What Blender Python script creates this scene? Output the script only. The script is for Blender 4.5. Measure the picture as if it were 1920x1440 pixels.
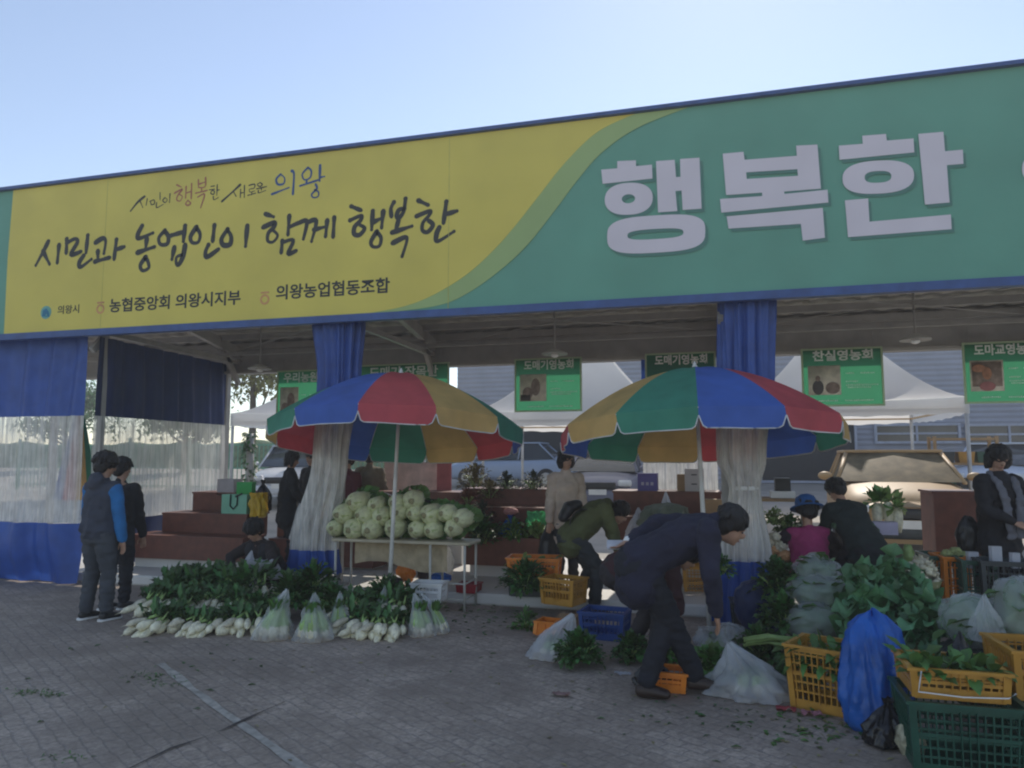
import bpy, bmesh, math, random
from mathutils import Vector, Matrix, noise, Quaternion
R=math.radians; PI=math.pi
rnd=random.Random(7)
SC=bpy.context.scene; COL=SC.collection
for o in list(bpy.data.objects): bpy.data.objects.remove(o)
# ---------------------------------------------------------------- camera, world, sun
CAMH=1.6; FPX=1400.0; PITCH=math.atan(135/1400.0); YAW=R(15.8)
cd=bpy.data.cameras.new('camera'); cam=bpy.data.objects.new('camera',cd); COL.objects.link(cam)
cd.sensor_width=36; cd.lens=36*FPX/1920; cd.clip_end=2000; cd.clip_start=0.05
cam.location=(0,0,CAMH); cam.rotation_euler=(PI/2+PITCH,0,YAW); SC.camera=cam
SUN_EL=R(42); SUN_AZ=R(2)
w=bpy.data.worlds.new('World'); SC.world=w; w.use_nodes=True
nt=w.node_tree; sky=nt.nodes.new('ShaderNodeTexSky'); sky.sky_type='NISHITA'; sky.sun_disc=False
sky.sun_elevation=SUN_EL; sky.sun_rotation=SUN_AZ; sky.air_density=1.0; sky.dust_density=0.1; sky.ozone_density=1.6; sky.altitude=50
bg=nt.nodes['Background']; bg.inputs[1].default_value=0.14; hsn=nt.nodes.new('ShaderNodeHueSaturation'); hsn.inputs['Saturation'].default_value=0.86; nt.links.new(sky.outputs[0],hsn.inputs['Color']); tn=nt.nodes.new('ShaderNodeMixRGB'); tn.blend_type='MULTIPLY'; tn.inputs[0].default_value=1; tn.inputs[2].default_value=(.89,.86,.84,1); nt.links.new(hsn.outputs[0],tn.inputs[1]); nt.links.new(tn.outputs[0],bg.inputs[0])
sl=bpy.data.lights.new('sun','SUN'); sl.energy=2.3; sl.angle=R(0.5); sl.color=(1,0.93,0.82)
so=bpy.data.objects.new('sun',sl); COL.objects.link(so)
sv=Vector((math.sin(SUN_AZ)*math.cos(SUN_EL),math.cos(SUN_AZ)*math.cos(SUN_EL),math.sin(SUN_EL)))
so.rotation_euler=sv.to_track_quat('Z','Y').to_euler(); so.location=sv*60
SC.view_settings.view_transform='Standard'; SC.view_settings.look='None'; SC.view_settings.exposure=0.62; SC.view_settings.gamma=1
SC.render.engine='CYCLES'; SC.cycles.max_bounces=8; SC.cycles.filter_width=2.1; SC.cycles.transparent_max_bounces=12
# ---------------------------------------------------------------- picture measurement helpers
def ray(px,py):
    x=(px-960)/FPX; y=-(py-720)/FPX
    fy=math.cos(PITCH)-y*math.sin(PITCH); up=math.sin(PITCH)+y*math.cos(PITCH)
    return Vector((x*math.cos(YAW)-fy*math.sin(YAW), x*math.sin(YAW)+fy*math.cos(YAW), up))
def G(px,py,z=0.0):
    d=ray(px,py); t=(z-CAMH)/d.z; return Vector((d.x*t,d.y*t,z))
def W(px,py,Y):
    d=ray(px,py); t=Y/d.y; return Vector((d.x*t,Y,CAMH+d.z*t))
def MPP(p):   # metres per photo pixel at point p
    return (p.x*-math.sin(YAW)+p.y*math.cos(YAW))/FPX
# ---------------------------------------------------------------- materials
MATS={}
def N(nt,t,**k):
    n=nt.nodes.new(t)
    for a,b in k.items(): setattr(n,a,b)
    return n
def mat(name,col,rough=0.6,metal=0,var=0.15,scale=6,bump=0.0,bscale=40,trans=0,alpha=1,sheen=0,island=0,coord='Object',spec=0.5,coat=0,emit=0):
    if name in MATS: return MATS[name]
    m=bpy.data.materials.new(name); m.use_nodes=True; nt=m.node_tree; L=nt.links.new
    b=nt.nodes['Principled BSDF']; b.inputs['Roughness'].default_value=rough; b.inputs['Metallic'].default_value=metal
    b.inputs['Specular IOR Level'].default_value=spec; b.inputs['Coat Weight'].default_value=coat
    if sheen: b.inputs['Sheen Weight'].default_value=sheen
    tc=N(nt,'ShaderNodeTexCoord'); nz=N(nt,'ShaderNodeTexNoise'); nz.inputs['Scale'].default_value=scale; nz.inputs['Detail'].default_value=5
    L(tc.outputs[coord],nz.inputs['Vector'])
    mr=N(nt,'ShaderNodeMapRange'); mr.inputs[1].default_value=.3; mr.inputs[2].default_value=.7; mr.inputs[3].default_value=1-var; mr.inputs[4].default_value=1+var
    L(nz.outputs[0],mr.inputs[0])
    hs=N(nt,'ShaderNodeHueSaturation'); hs.inputs['Color'].default_value=(*col,1)
    val=mr.outputs[0]
    if island:
        ge=N(nt,'ShaderNodeNewGeometry'); m2=N(nt,'ShaderNodeMapRange'); m2.inputs[3].default_value=1-island; m2.inputs[4].default_value=1+island
        L(ge.outputs['Random Per Island'],m2.inputs[0]); mu=N(nt,'ShaderNodeMath',operation='MULTIPLY'); L(val,mu.inputs[0]); L(m2.outputs[0],mu.inputs[1]); val=mu.outputs[0]
        m3=N(nt,'ShaderNodeMapRange'); m3.inputs[3].default_value=.5-island*.05; m3.inputs[4].default_value=.5+island*.05
        L(ge.outputs['Random Per Island'],m3.inputs[0]); L(m3.outputs[0],hs.inputs['Hue'])
    L(val,hs.inputs['Value']); L(hs.outputs[0],b.inputs['Base Color'])
    if bump:
        nb=N(nt,'ShaderNodeTexNoise'); nb.inputs['Scale'].default_value=bscale; nb.inputs['Detail'].default_value=4; L(tc.outputs[coord],nb.inputs['Vector'])
        bp=N(nt,'ShaderNodeBump'); bp.inputs['Strength'].default_value=bump; bp.inputs['Distance'].default_value=.02; L(nb.outputs[0],bp.inputs['Height']); L(bp.outputs[0],b.inputs['Normal'])
    out=nt.nodes['Material Output']; sh=b.outputs[0]
    if trans:
        tr=N(nt,'ShaderNodeBsdfTranslucent'); L(hs.outputs[0],tr.inputs[0]); mx=N(nt,'ShaderNodeMixShader'); mx.inputs[0].default_value=trans
        L(sh,mx.inputs[1]); L(tr.outputs[0],mx.inputs[2]); sh=mx.outputs[0]
    if alpha<1:
        tp=N(nt,'ShaderNodeBsdfTransparent'); mx=N(nt,'ShaderNodeMixShader'); mx.inputs[0].default_value=alpha
        L(tp.outputs[0],mx.inputs[1]); L(sh,mx.inputs[2]); sh=mx.outputs[0]
    L(sh,out.inputs[0]); MATS[name]=m; return m
# ---------------------------------------------------------------- mesh builder
def frame(t,side):
    t=t.normalized(); s=side-t*side.dot(t)
    if s.length<1e-4: s=Vector((0,0,1)) if abs(t.z)<.9 else Vector((1,0,0)); s=s-t*s.dot(t)
    s.normalize(); return s,t.cross(s)
class MB:
    def __init__(s): s.v=[]; s.f=[]; s.m=[]
    def add(s,vs,fs,mi=0):
        n=len(s.v); s.v+= [tuple(v) for v in vs]; s.f+=[tuple(i+n for i in f) for f in fs]; s.m+=[mi]*len(fs)
    def box(s,c,d,rot=0,mi=0,taper=1.0,M=None):
        a,b,h=d[0]/2,d[1]/2,d[2]/2; vs=[]
        for z,k in ((-h,taper),(h,1.0)):
            for x,y in ((-a,-b),(a,-b),(a,b),(-a,b)): vs.append(Vector((x*k,y*k,z)))
        Rm=M if M else Matrix.Rotation(rot,3,'Z')
        s.add([Rm@v+Vector(c) for v in vs],[(0,3,2,1),(4,5,6,7),(0,1,5,4),(1,2,6,5),(2,3,7,6),(3,0,4,7)],mi)
    def rbox(s,c,d,r,rot=0,mi=0,n=4):     # box with rounded vertical edges and bevelled top/bottom
        a,b,h=d[0]/2,d[1]/2,d[2]/2; rings=[]
        e=min(r*.6,h*.5)
        for z,k in ((-h,e),(-h+e,0),(h-e,0),(h,e)):
            ring=[]
            for cx,cy,a0 in ((a-r,b-r,0),(-a+r,b-r,90),(-a+r,-b+r,180),(a-r,-b+r,270)):
                for i in range(n+1):
                    t=R(a0+90*i/n); ring.append((cx+(r-k*.7)*math.cos(t),cy+(r-k*.7)*math.sin(t),z))
            rings.append(ring)
        m=len(rings[0]); vs=[]; fs=[]
        Rm=Matrix.Rotation(rot,3,'Z')
        for rg in rings: vs+=[Rm@Vector(p)+Vector(c) for p in rg]
        for k in range(3):
            for i in range(m): j=(i+1)%m; fs.append((k*m+i,k*m+j,(k+1)*m+j,(k+1)*m+i))
        fs.append(tuple(range(m-1,-1,-1))); fs.append(tuple(range(3*m,4*m))); s.add(vs,fs,mi)
    def tube(s,pts,r,n=8,mi=0,cap=True):
        pts=[Vector(p) for p in pts]; rs=r if isinstance(r,(list,tuple)) else [r]*len(pts); vs=[];fs=[]
        side=Vector((1,0,0))
        for i,p in enumerate(pts):
            t=(pts[min(i+1,len(pts)-1)]-pts[max(i-1,0)])
            if t.length<1e-6: t=Vector((0,0,1))
            a,b=frame(t,side if abs(t.normalized().x)<.95 else Vector((0,1,0)))
            for k in range(n): q=2*PI*k/n; vs.append(p+a*math.cos(q)*rs[i]+b*math.sin(q)*rs[i])
        for i in range(len(pts)-1):
            for k in range(n): j=(k+1)%n; fs.append((i*n+k,i*n+j,(i+1)*n+j,(i+1)*n+k))
        if cap: fs.append(tuple(range(n-1,-1,-1))); l=(len(pts)-1)*n; fs.append(tuple(range(l,l+n)))
        s.add(vs,fs,mi)
    def bar(s,a,b,w,h=None,mi=0):
        a=Vector(a);b=Vector(b);h=h or w; t=b-a; x,y=frame(t,Vector((0,0,1)) if abs(t.normalized().z)<.9 else Vector((1,0,0)))
        vs=[]
        for p in (a,b):
            for i,j in ((-1,-1),(1,-1),(1,1),(-1,1)): vs.append(p+x*i*h/2+y*j*w/2)
        s.add(vs,[(0,3,2,1),(4,5,6,7),(0,1,5,4),(1,2,6,5),(2,3,7,6),(3,0,4,7)],mi)
    def lathe(s,prof,c=(0,0,0),n=24,mi=0,M=None,fold=None,close=False):
        vs=[];fs=[]; c=Vector(c)
        for i,(r,z) in enumerate(prof):
            for k in range(n):
                q=2*PI*k/n; rr=r*(fold(q,z,r) if fold else 1); p=Vector((rr*math.cos(q),rr*math.sin(q),z))
                vs.append((M@p if M else p)+c)
        for i in range(len(prof)-1):
            for k in range(n): j=(k+1)%n; fs.append((i*n+k,i*n+j,(i+1)*n+j,(i+1)*n+k))
        if close: fs.append(tuple(range(n-1,-1,-1))); l=(len(prof)-1)*n; fs.append(tuple(range(l,l+n)))
        s.add(vs,fs,mi)
    def ell(s,c,r,M=None,nu=14,nv=9,mi=0,pw=1.0):
        c=Vector(c); vs=[];fs=[]
        for i in range(nv+1):
            th=PI*i/nv
            for k in range(nu):
                q=2*PI*k/nu; p=Vector((math.sin(th)*math.cos(q)*r[0],math.sin(th)*math.sin(q)*r[1],math.cos(th)*r[2]))
                vs.append((M@p if M else p)+c)
        for i in range(nv):
            for k in range(nu): j=(k+1)%nu; fs.append(((i+1)*nu+k,(i+1)*nu+j,i*nu+j,i*nu+k))
        s.add(vs,fs,mi)
    def loft(s,pts,rads,side=Vector((1,0,0)),n=14,mi=0):
        pts=[Vector(p) for p in pts]; side=Vector(side)
        rads=[(r,r) if not isinstance(r,(tuple,list)) else r for r in rads]
        t0=(pts[0]-pts[1]).normalized(); t1=(pts[-1]-pts[-2]).normalized()
        P=[pts[0]+t0*min(rads[0])*.8,pts[0]+t0*min(rads[0])*.5]+pts+[pts[-1]+t1*min(rads[-1])*.5,pts[-1]+t1*min(rads[-1])*.8]
        Rr=[tuple(x*.35 for x in rads[0]),tuple(x*.8 for x in rads[0])]+rads+[tuple(x*.8 for x in rads[-1]),tuple(x*.35 for x in rads[-1])]
        vs=[];fs=[]
        for i,p in enumerate(P):
            t=P[min(i+1,len(P)-1)]-P[max(i-1,0)]; a,b=frame(t,side)
            for k in range(n): q=2*PI*k/n; vs.append(p+a*math.cos(q)*Rr[i][0]+b*math.sin(q)*Rr[i][1])
        for i in range(len(P)-1):
            for k in range(n): j=(k+1)%n; fs.append((i*n+k,i*n+j,(i+1)*n+j,(i+1)*n+k))
        fs.append(tuple(range(n-1,-1,-1))); l=(len(P)-1)*n; fs.append(tuple(range(l,l+n))); s.add(vs,fs,mi)
    def grid(s,fn,nu,nv,mi=0):
        vs=[fn(i/nu,j/nv) for j in range(nv+1) for i in range(nu+1)]
        fs=[(j*(nu+1)+i,j*(nu+1)+i+1,(j+1)*(nu+1)+i+1,(j+1)*(nu+1)+i) for j in range(nv) for i in range(nu)]
        s.add(vs,fs,mi)
    def leaf(s,base,d,L,Wd,droop=.5,mi=0,up=None,seg=4,curl=.25,wav=0,lob=0):
        base=Vector(base); d=Vector(d).normalized(); u=up or Vector((0,0,1)); side=d.cross(u)
        if side.length<.05: side=Vector((1,0,0))
        side.normalize(); nrm=side.cross(d).normalized(); vs=[];fs=[]; p=base.copy(); dd=d.copy()
        for i in range(seg+1):
            t=i/seg; wq=Wd*(math.sin(PI*min(1,(t*.92+.06)))**.7)*(1 if t<1 else .15)*(1-lob*(i%2))
            wv=(wav*math.sin(t*9+base.x*40))*wq if wav else 0
            vs+=[p-side*wq/2+nrm*(wq*curl+wv),p,p+side*wq/2+nrm*(wq*curl-wv)]
            dd=(dd+Vector((0,0,-1))*droop/seg).normalized(); p=p+dd*L/seg
            nrm=side.cross(dd).normalized()
        for i in range(seg):
            a=i*3; fs+=[(a,a+1,a+4,a+3),(a+1,a+2,a+5,a+4)]
        s.add(vs,fs,mi)
    def build(s,name,mats,parent=None,smooth=True,loc=None,auto=None):
        me=bpy.data.meshes.new(name); me.from_pydata(s.v,[],s.f)
        if not isinstance(mats,(list,tuple)): mats=[mats]
        for m in mats: me.materials.append(m)
        me.polygons.foreach_set('material_index',s.m); me.polygons.foreach_set('use_smooth',[smooth]*len(s.f)); me.update()
        if smooth and auto: 
            me.set_sharp_from_angle(angle=R(auto))
        o=bpy.data.objects.new(name,me); COL.objects.link(o)
        if parent: o.parent=parent
        if loc: o.location=loc
        return o
def thing(name,label,cat,loc=(0,0,0),rot=0,group=None):
    o=bpy.data.objects.new(name,None); COL.objects.link(o); o.empty_display_size=.1; o.location=loc; o.rotation_euler=(0,0,rot)
    o['label']=label; o['category']=cat
    if group: o['group']=group
    return o
def tag(o,label,cat,group=None,loc=None,rot=None):
    o['label']=label; o['category']=cat
    if group: o['group']=group
    if loc is not None: o.location=loc
    if rot is not None: o.rotation_euler=(0,0,rot)
    return o
def struct(o): o['kind']='structure'; return o
def dup(root,loc=None,rot=None,label=None,group=None,scale=None):
    r=root.copy(); COL.objects.link(r)
    if loc is not None: r.location=loc
    if rot is not None: r.rotation_euler=rot if isinstance(rot,(tuple,list)) else (0,0,rot)
    if scale is not None: r.scale=(scale,)*3 if not isinstance(scale,(tuple,list)) else scale
    if label: r['label']=label
    if group: r['group']=group
    for ch in list(root.children):
        c=ch.copy(); COL.objects.link(c); c.parent=r
        for g in list(ch.children):
            d=g.copy(); COL.objects.link(d); d.parent=c
    return r
def finish(o,voxel=None,smooth=0,disp=None,sub=0,dec=None):   # apply remesh, smoothing and cloth-like displacement to a mesh object
    if voxel:
        md=o.modifiers.new('r','REMESH'); md.mode='VOXEL'; md.voxel_size=voxel; md.use_smooth_shade=True
    if smooth:
        md=o.modifiers.new('s','SMOOTH'); md.iterations=smooth; md.factor=.6
    if sub:
        md=o.modifiers.new('u','SUBSURF'); md.levels=sub; md.render_levels=sub
    dg=bpy.context.evaluated_depsgraph_get(); ev=o.evaluated_get(dg); me=bpy.data.meshes.new_from_object(ev)
    mats=[m for m in o.data.materials]; o.modifiers.clear(); old=o.data; o.data=me; bpy.data.meshes.remove(old)
    if len(me.materials)==0:
        for m in mats: me.materials.append(m)
    if disp:
        amp,fr=disp[0],disp[1]; an=disp[2] if len(disp)>2 else (1,1,1); off=Vector((rnd.random()*50,rnd.random()*50,0))
        for v,nn in [(v,v.normal.copy()) for v in me.vertices]:
            p=Vector((v.co.x*an[0],v.co.y*an[1],v.co.z*an[2]))*fr+off
            a=noise.noise(p); b=noise.noise(p*2.3)
            v.co+=nn*amp*((abs(a)*-1.6+.5)+.5*b)
    me.polygons.foreach_set('use_smooth',[True]*len(me.polygons)); me.update()
    return o
def flat(name,loops,Y,m,parent,proud=0.0,thick=0.0015):   # filled outline lying in the plane y=Y (holes by even-odd)
    cu=bpy.data.curves.new(name,'CURVE'); cu.dimensions='2D'; cu.fill_mode='BOTH'; cu.extrude=thick/2
    for lp in loops:
        sp=cu.splines.new('POLY'); sp.points.add(len(lp)-1)
        for i,(x,z) in enumerate(lp): sp.points[i].co=(x,z,0,1)
        sp.use_cyclic_u=True
    o=bpy.data.objects.new(name,cu); COL.objects.link(o)
    dg=bpy.context.evaluated_depsgraph_get(); me=bpy.data.meshes.new_from_object(o.evaluated_get(dg)); bpy.data.objects.remove(o)
    me.transform(Matrix.Translation((0,Y,0))@Matrix.Rotation(PI/2,4,'X')); me.materials.clear(); me.materials.append(m)
    o=bpy.data.objects.new(name,me); COL.objects.link(o); 
    if parent: o.parent=parent
    return o
def text(name,body,x,z,Y,size,m,parent,width=None,bold=0.0,rot=0,align='LEFT'):
    cu=bpy.data.curves.new(name,'FONT'); cu.body=body; cu.size=size; cu.offset=bold; cu.extrude=.0008; cu.align_x=align; cu.resolution_u=3
    o=bpy.data.objects.new(name,cu); COL.objects.link(o)
    dg=bpy.context.evaluated_depsgraph_get(); me=bpy.data.meshes.new_from_object(o.evaluated_get(dg)); bpy.data.objects.remove(o)
    if width and len(me.vertices):
        xs=[v.co.x for v in me.vertices]; k=width/max(1e-6,max(xs)-min(xs)); me.transform(Matrix.Diagonal((k,1,1,1)))
    me.transform(Matrix.Translation((x,Y,z))@Matrix.Rotation(PI/2,4,'X')@Matrix.Rotation(rot,4,'Z')); me.materials.clear(); me.materials.append(m)
    o=bpy.data.objects.new(name,me); COL.objects.link(o)
    if parent: o.parent=parent
    return o
# ---------------------------------------------------------------- common materials
def ground_mat():
    m=bpy.data.materials.new('paver_ground'); m.use_nodes=True; nt=m.node_tree; L=nt.links.new; b=nt.nodes['Principled BSDF']
    tc=N(nt,'ShaderNodeTexCoord'); mp=N(nt,'ShaderNodeMapping'); mp.inputs['Rotation'].default_value=(0,0,R(32)); L(tc.outputs['Object'],mp.inputs[0])
    wn=N(nt,'ShaderNodeTexNoise'); wn.inputs['Scale'].default_value=9; L(mp.outputs[0],wn.inputs[0])
    wa=N(nt,'ShaderNodeVectorMath',operation='SCALE'); wa.inputs['Scale'].default_value=.05; L(wn.outputs['Color'],wa.inputs[0])
    ad=N(nt,'ShaderNodeVectorMath',operation='ADD'); L(mp.outputs[0],ad.inputs[0]); L(wa.outputs[0],ad.inputs[1])
    br=N(nt,'ShaderNodeTexBrick'); br.inputs['Scale'].default_value=1; br.inputs['Brick Width'].default_value=.13; br.inputs['Row Height'].default_value=.09
    br.inputs['Mortar Size'].default_value=.008; br.inputs['Mortar Smooth'].default_value=.5; br.inputs['Color1'].default_value=(.39,.315,.255,1); br.inputs['Color2'].default_value=(.465,.38,.31,1); br.inputs['Mortar'].default_value=(.32,.27,.232,1)
    L(ad.outputs[0],br.inputs[0])
    n1=N(nt,'ShaderNodeTexNoise'); n1.inputs['Scale'].default_value=.55; n1.inputs['Detail'].default_value=6; n1.inputs['Roughness'].default_value=.65; L(tc.outputs['Object'],n1.inputs[0])
    r1=N(nt,'ShaderNodeMapRange'); r1.inputs[1].default_value=.3; r1.inputs[2].default_value=.7; r1.inputs[3].default_value=.6; r1.inputs[4].default_value=1.35; L(n1.outputs[0],r1.inputs[0])
    n2=N(nt,'ShaderNodeTexNoise'); n2.inputs['Scale'].default_value=26; n2.inputs['Detail'].default_value=6; n2.inputs['Roughness'].default_value=.8; L(tc.outputs['Object'],n2.inputs[0])
    r2=N(nt,'ShaderNodeMapRange'); r2.inputs[1].default_value=.3; r2.inputs[2].default_value=.7; r2.inputs[3].default_value=.5; r2.inputs[4].default_value=1.45; L(n2.outputs[0],r2.inputs[0])
    mu=N(nt,'ShaderNodeMath',operation='MULTIPLY'); L(r1.outputs[0],mu.inputs[0]); L(r2.outputs[0],mu.inputs[1])
    hs=N(nt,'ShaderNodeHueSaturation'); L(br.outputs[0],hs.inputs['Color']); L(mu.outputs[0],hs.inputs['Value'])
    # trodden soil stains
    n3=N(nt,'ShaderNodeTexNoise'); n3.inputs['Scale'].default_value=1.3; n3.inputs['Detail'].default_value=8; n3.inputs['Roughness'].default_value=.7; L(tc.outputs['Object'],n3.inputs[0])
    r3=N(nt,'ShaderNodeMapRange'); r3.inputs[1].default_value=.42; r3.inputs[2].default_value=.62; r3.inputs[3].default_value=0; r3.inputs[4].default_value=.75; L(n3.outputs[0],r3.inputs[0])
    mx=N(nt,'ShaderNodeMixRGB'); mx.inputs[2].default_value=(.25,.20,.16,1); L(r3.outputs[0],mx.inputs[0]); L(hs.outputs[0],mx.inputs[1]); L(mx.outputs[0],b.inputs['Base Color'])
    bp=N(nt,'ShaderNodeBump'); bp.inputs['Strength'].default_value=.5; bp.inputs['Distance'].default_value=.01
    hh=N(nt,'ShaderNodeMath',operation='MULTIPLY_ADD'); L(n2.outputs[0],hh.inputs[0]); hh.inputs[1].default_value=.9; L(br.outputs[1],hh.inputs[2])
    iv=N(nt,'ShaderNodeMath',operation='SUBTRACT'); L(n2.outputs[0],iv.inputs[0]); L(br.outputs[1],iv.inputs[1]); L(iv.outputs[0],bp.inputs['Height']); L(bp.outputs[0],b.inputs['Normal'])
    b.inputs['Roughness'].default_value=.75; return m
M_ground=ground_mat()
M_yard=mat('yard_concrete',(.40,.36,.31),.85,var=.2,scale=1.2,bump=.2,bscale=30)
M_slab=mat('slab_concrete',(.64,.62,.58),.6,var=.12,scale=1.5,bump=.15,bscale=30)
M_steel=mat('painted_steel',(.36,.35,.33),.45,var=.12,scale=5)
M_roofin=mat('roof_sheet',(.44,.42,.38),.55,var=.15,scale=3)
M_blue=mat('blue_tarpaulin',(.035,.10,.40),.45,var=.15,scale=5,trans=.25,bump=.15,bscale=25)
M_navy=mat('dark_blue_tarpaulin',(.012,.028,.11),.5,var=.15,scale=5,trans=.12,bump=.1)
M_bluefr=mat('blue_frame',(.03,.08,.25),.45,var=.2,scale=8)
M_vinyl=mat('clear_vinyl',(.82,.81,.76),.22,var=.12,scale=4,trans=.35,alpha=.42,bump=.25,bscale=12)
M_vinyl2=mat('thick_clear_vinyl',(.80,.79,.75),.25,var=.15,scale=6,trans=.3,alpha=.66,bump=.3,bscale=14)
def streaky(m,lo,hi,sc=26):
    nt=m.node_tree; L=nt.links.new; mx=[n for n in nt.nodes if n.type=='MIX_SHADER'][-1]
    tc=N(nt,'ShaderNodeTexCoord'); mp=N(nt,'ShaderNodeMapping'); mp.inputs['Scale'].default_value=(1,1,.05); L(tc.outputs['Object'],mp.inputs[0])
    nz=N(nt,'ShaderNodeTexNoise'); nz.inputs['Scale'].default_value=sc; nz.inputs['Detail'].default_value=5; nz.inputs['Roughness'].default_value=.65; L(mp.outputs[0],nz.inputs[0])
    mr=N(nt,'ShaderNodeMapRange'); mr.inputs[1].default_value=.35; mr.inputs[2].default_value=.68; mr.inputs[3].default_value=lo; mr.inputs[4].default_value=hi; L(nz.outputs[0],mr.inputs[0]); L(mr.outputs[0],mx.inputs[0])
streaky(M_vinyl,.42,.93); streaky(M_vinyl2,.42,.98)
M_wood=mat('brown_deck_board',(.155,.052,.032),.5,var=.2,scale=9,bump=.1)
M_white=mat('white_paint',(.78,.78,.76),.4,var=.06)
M_black=mat('black_plastic',(.012,.012,.014),.45,var=.2)
M_rubber=mat('rubber',(.02,.02,.02),.8,var=.2)
M_skin=mat('skin',(.42,.24,.16),.5,var=.08,scale=20)
M_hair=mat('black_hair',(.010,.008,.008),.38,var=.4,scale=80,bump=.6,bscale=180)
M_leafd=mat('leaf_dark',(.06,.14,.036),.45,var=.35,scale=14,island=.5,trans=.18)
M_leafm=mat('leaf_mid',(.10,.21,.05),.45,var=.3,scale=14,island=.45,trans=.22)
M_leafl=mat('leaf_pale',(.22,.32,.10),.5,var=.25,scale=14,island=.35,trans=.25)
M_leafy=mat('leaf_dry',(.30,.27,.11),.7,var=.25,scale=14,island=.4,trans=.1)
M_root=mat('white_root',(.66,.62,.46),.5,var=.3,scale=26,island=.2)
M_stalk=mat('pale_green_stalk',(.30,.44,.14),.45,var=.2,scale=16,island=.2)
M_soil=mat('soil_smear',(.24,.17,.11),.85,var=.4,scale=30,island=.3)
M_bagc=mat('clear_plastic_bag',(.80,.84,.86),.15,var=.06,trans=.3,alpha=.32,bump=1,bscale=16)
M_bagw=mat('white_plastic_bag',(.74,.76,.82),.25,var=.12,trans=.35,alpha=.66,bump=1,bscale=11)
M_bagt=mat('thin_white_film',(.76,.79,.84),.2,var=.1,trans=.35,alpha=.5,bump=1,bscale=12)
M_bagb=mat('blue_plastic_bag',(.03,.17,.62),.25,var=.2,trans=.3,alpha=.93,bump=1,bscale=9)
M_bagk=mat('black_plastic_bag',(.012,.012,.016),.22,var=.2,bump=.6,bscale=16)
M_bagg=mat('green_plastic_bag',(.10,.50,.20),.3,var=.15,trans=.35,alpha=.92,bump=.5,bscale=18)
M_bago=mat('mesh_sack_olive',(.13,.13,.07),.8,var=.25,scale=30,bump=.6,bscale=60)
M_ycr=mat('yellow_crate_plastic',(.50,.25,.035),.4,var=.14,scale=9)
M_ocr=mat('orange_crate_plastic',(.75,.22,.02),.4,var=.12,scale=9)
M_gcr=mat('green_crate_plastic',(.012,.075,.05),.4,var=.2,scale=9)
M_bcr=mat('blue_crate_plastic',(.015,.06,.24),.4,var=.15,scale=9)
M_kcr=mat('dark_crate_plastic',(.035,.045,.05),.45,var=.2,scale=9)
M_card=mat('cardboard',(.40,.26,.14),.8,var=.12,scale=8)
M_cloth=mat('tan_blanket',(.42,.34,.22),.85,var=.2,scale=12,bump=.3)
M_glass=mat('car_glass',(.03,.04,.05),.08,var=.1)
# ---------------------------------------------------------------- setting
def YZ(y): return min(.95,max(0,(y-12)*.045))
b=MB(); b.add([(-300,-300,0),(300,-300,0),(300,300,0),(-300,300,0)],[(0,1,2,3)]); struct(b.build('ground',M_ground,smooth=False))
b=MB(); b.grid(lambda u,v:(-120+240*u,10.95+130*v,.004+YZ(10.95+130*v)),4,60); struct(b.build('yard_pavement',M_yard,smooth=False))
YF=7.6; YR=10.8; POSTX=[-11.7,-7.8,-3.9,0.0,3.9,7.8]; FZ=.12
b=MB(); b.rbox((-1.2,9.38,FZ/2),(21.6,3.06,FZ),.03); struct(b.build('floor_slab',M_slab,smooth=False))
M_line=mat('worn_pale_line',(.42,.385,.33),.8,var=.35,scale=14)
def strip(name,pts,w,z,m,jit=0):
    b=MB(); P=[G(*p) for p in pts]; Q=[]
    for i in range(len(P)-1):
        for k in range(8): Q.append(P[i].lerp(P[i+1],k/8))
    Q.append(P[-1]); vs=[];fs=[]
    for i,p in enumerate(Q):
        t=(Q[min(i+1,len(Q)-1)]-Q[max(i-1,0)]).normalized(); s=Vector((-t.y,t.x,0)); ww=w*(1+jit*noise.noise(p*5))
        if jit>1: ww=max(.002,w*(.5+jit*.6*noise.noise(p*4)))
        o=s*jit*w*.3*noise.noise(p*3+Vector((9,0,0)))
        vs+=[(p+o-s*ww/2)[:2]+(z,),(p+o+s*ww/2)[:2]+(z,)]
    for i in range(len(Q)-1): fs.append((2*i,2*i+1,2*i+3,2*i+2))
    b.add(vs,fs); return struct(b.build(name,m,smooth=False))
strip('worn_ground_line',[(300,1245),(438,1350),(575,1445),(640,1490)],.06,.004,M_line,.6)
M_crk=mat('dark_joint',(.07,.058,.052),.9,var=.3)
strip('ground_joint',[(225,1452),(320,1405),(385,1384),(430,1366),(480,1342),(535,1318)],.026,.008,M_crk,1.6)
# market hall frame
hall=thing('market_hall','open fronted steel framed market shed with corrugated grey roof behind the long banner','market shed',(0,YF,0))
def L_(v): return (v[0],v[1]-YF,v[2])
for x in POSTX:
    for y in (YF+.3,YR):
        if x==-7.8 and y==YR: x=-8.08
        if x==-3.9 and y<YR: x=W(640,900,YF+.3).x
        b=MB(); q=.07 if y<YR else .10; b.box((x,y-YF,1.68),(q,q,3.12)); b.box((x,y-YF,.131),(.16,.16,.02)); b.build('post',M_steel,hall,smooth=False)
    if x==-8.08: x=-7.8
    # roof frame with haunches
    b=MB(); b.bar((x,.06,3.36),(x,(YR-YF)*.5,3.62),.09,.16); b.bar((x,(YR-YF)*.5,3.62),(x,YR-YF,3.30),.09,.16)
    b.bar((x,.10,2.95),(x,.45,3.36),.06,.08); b.bar((x,YR-YF-.06,2.8),(x,YR-YF-.5,3.32),.06,.08)
    b.bar((x,.06,3.22),(x,YR-YF,3.16),.06,.07); b.build('roof_frame',M_steel,hall,smooth=False)
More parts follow.
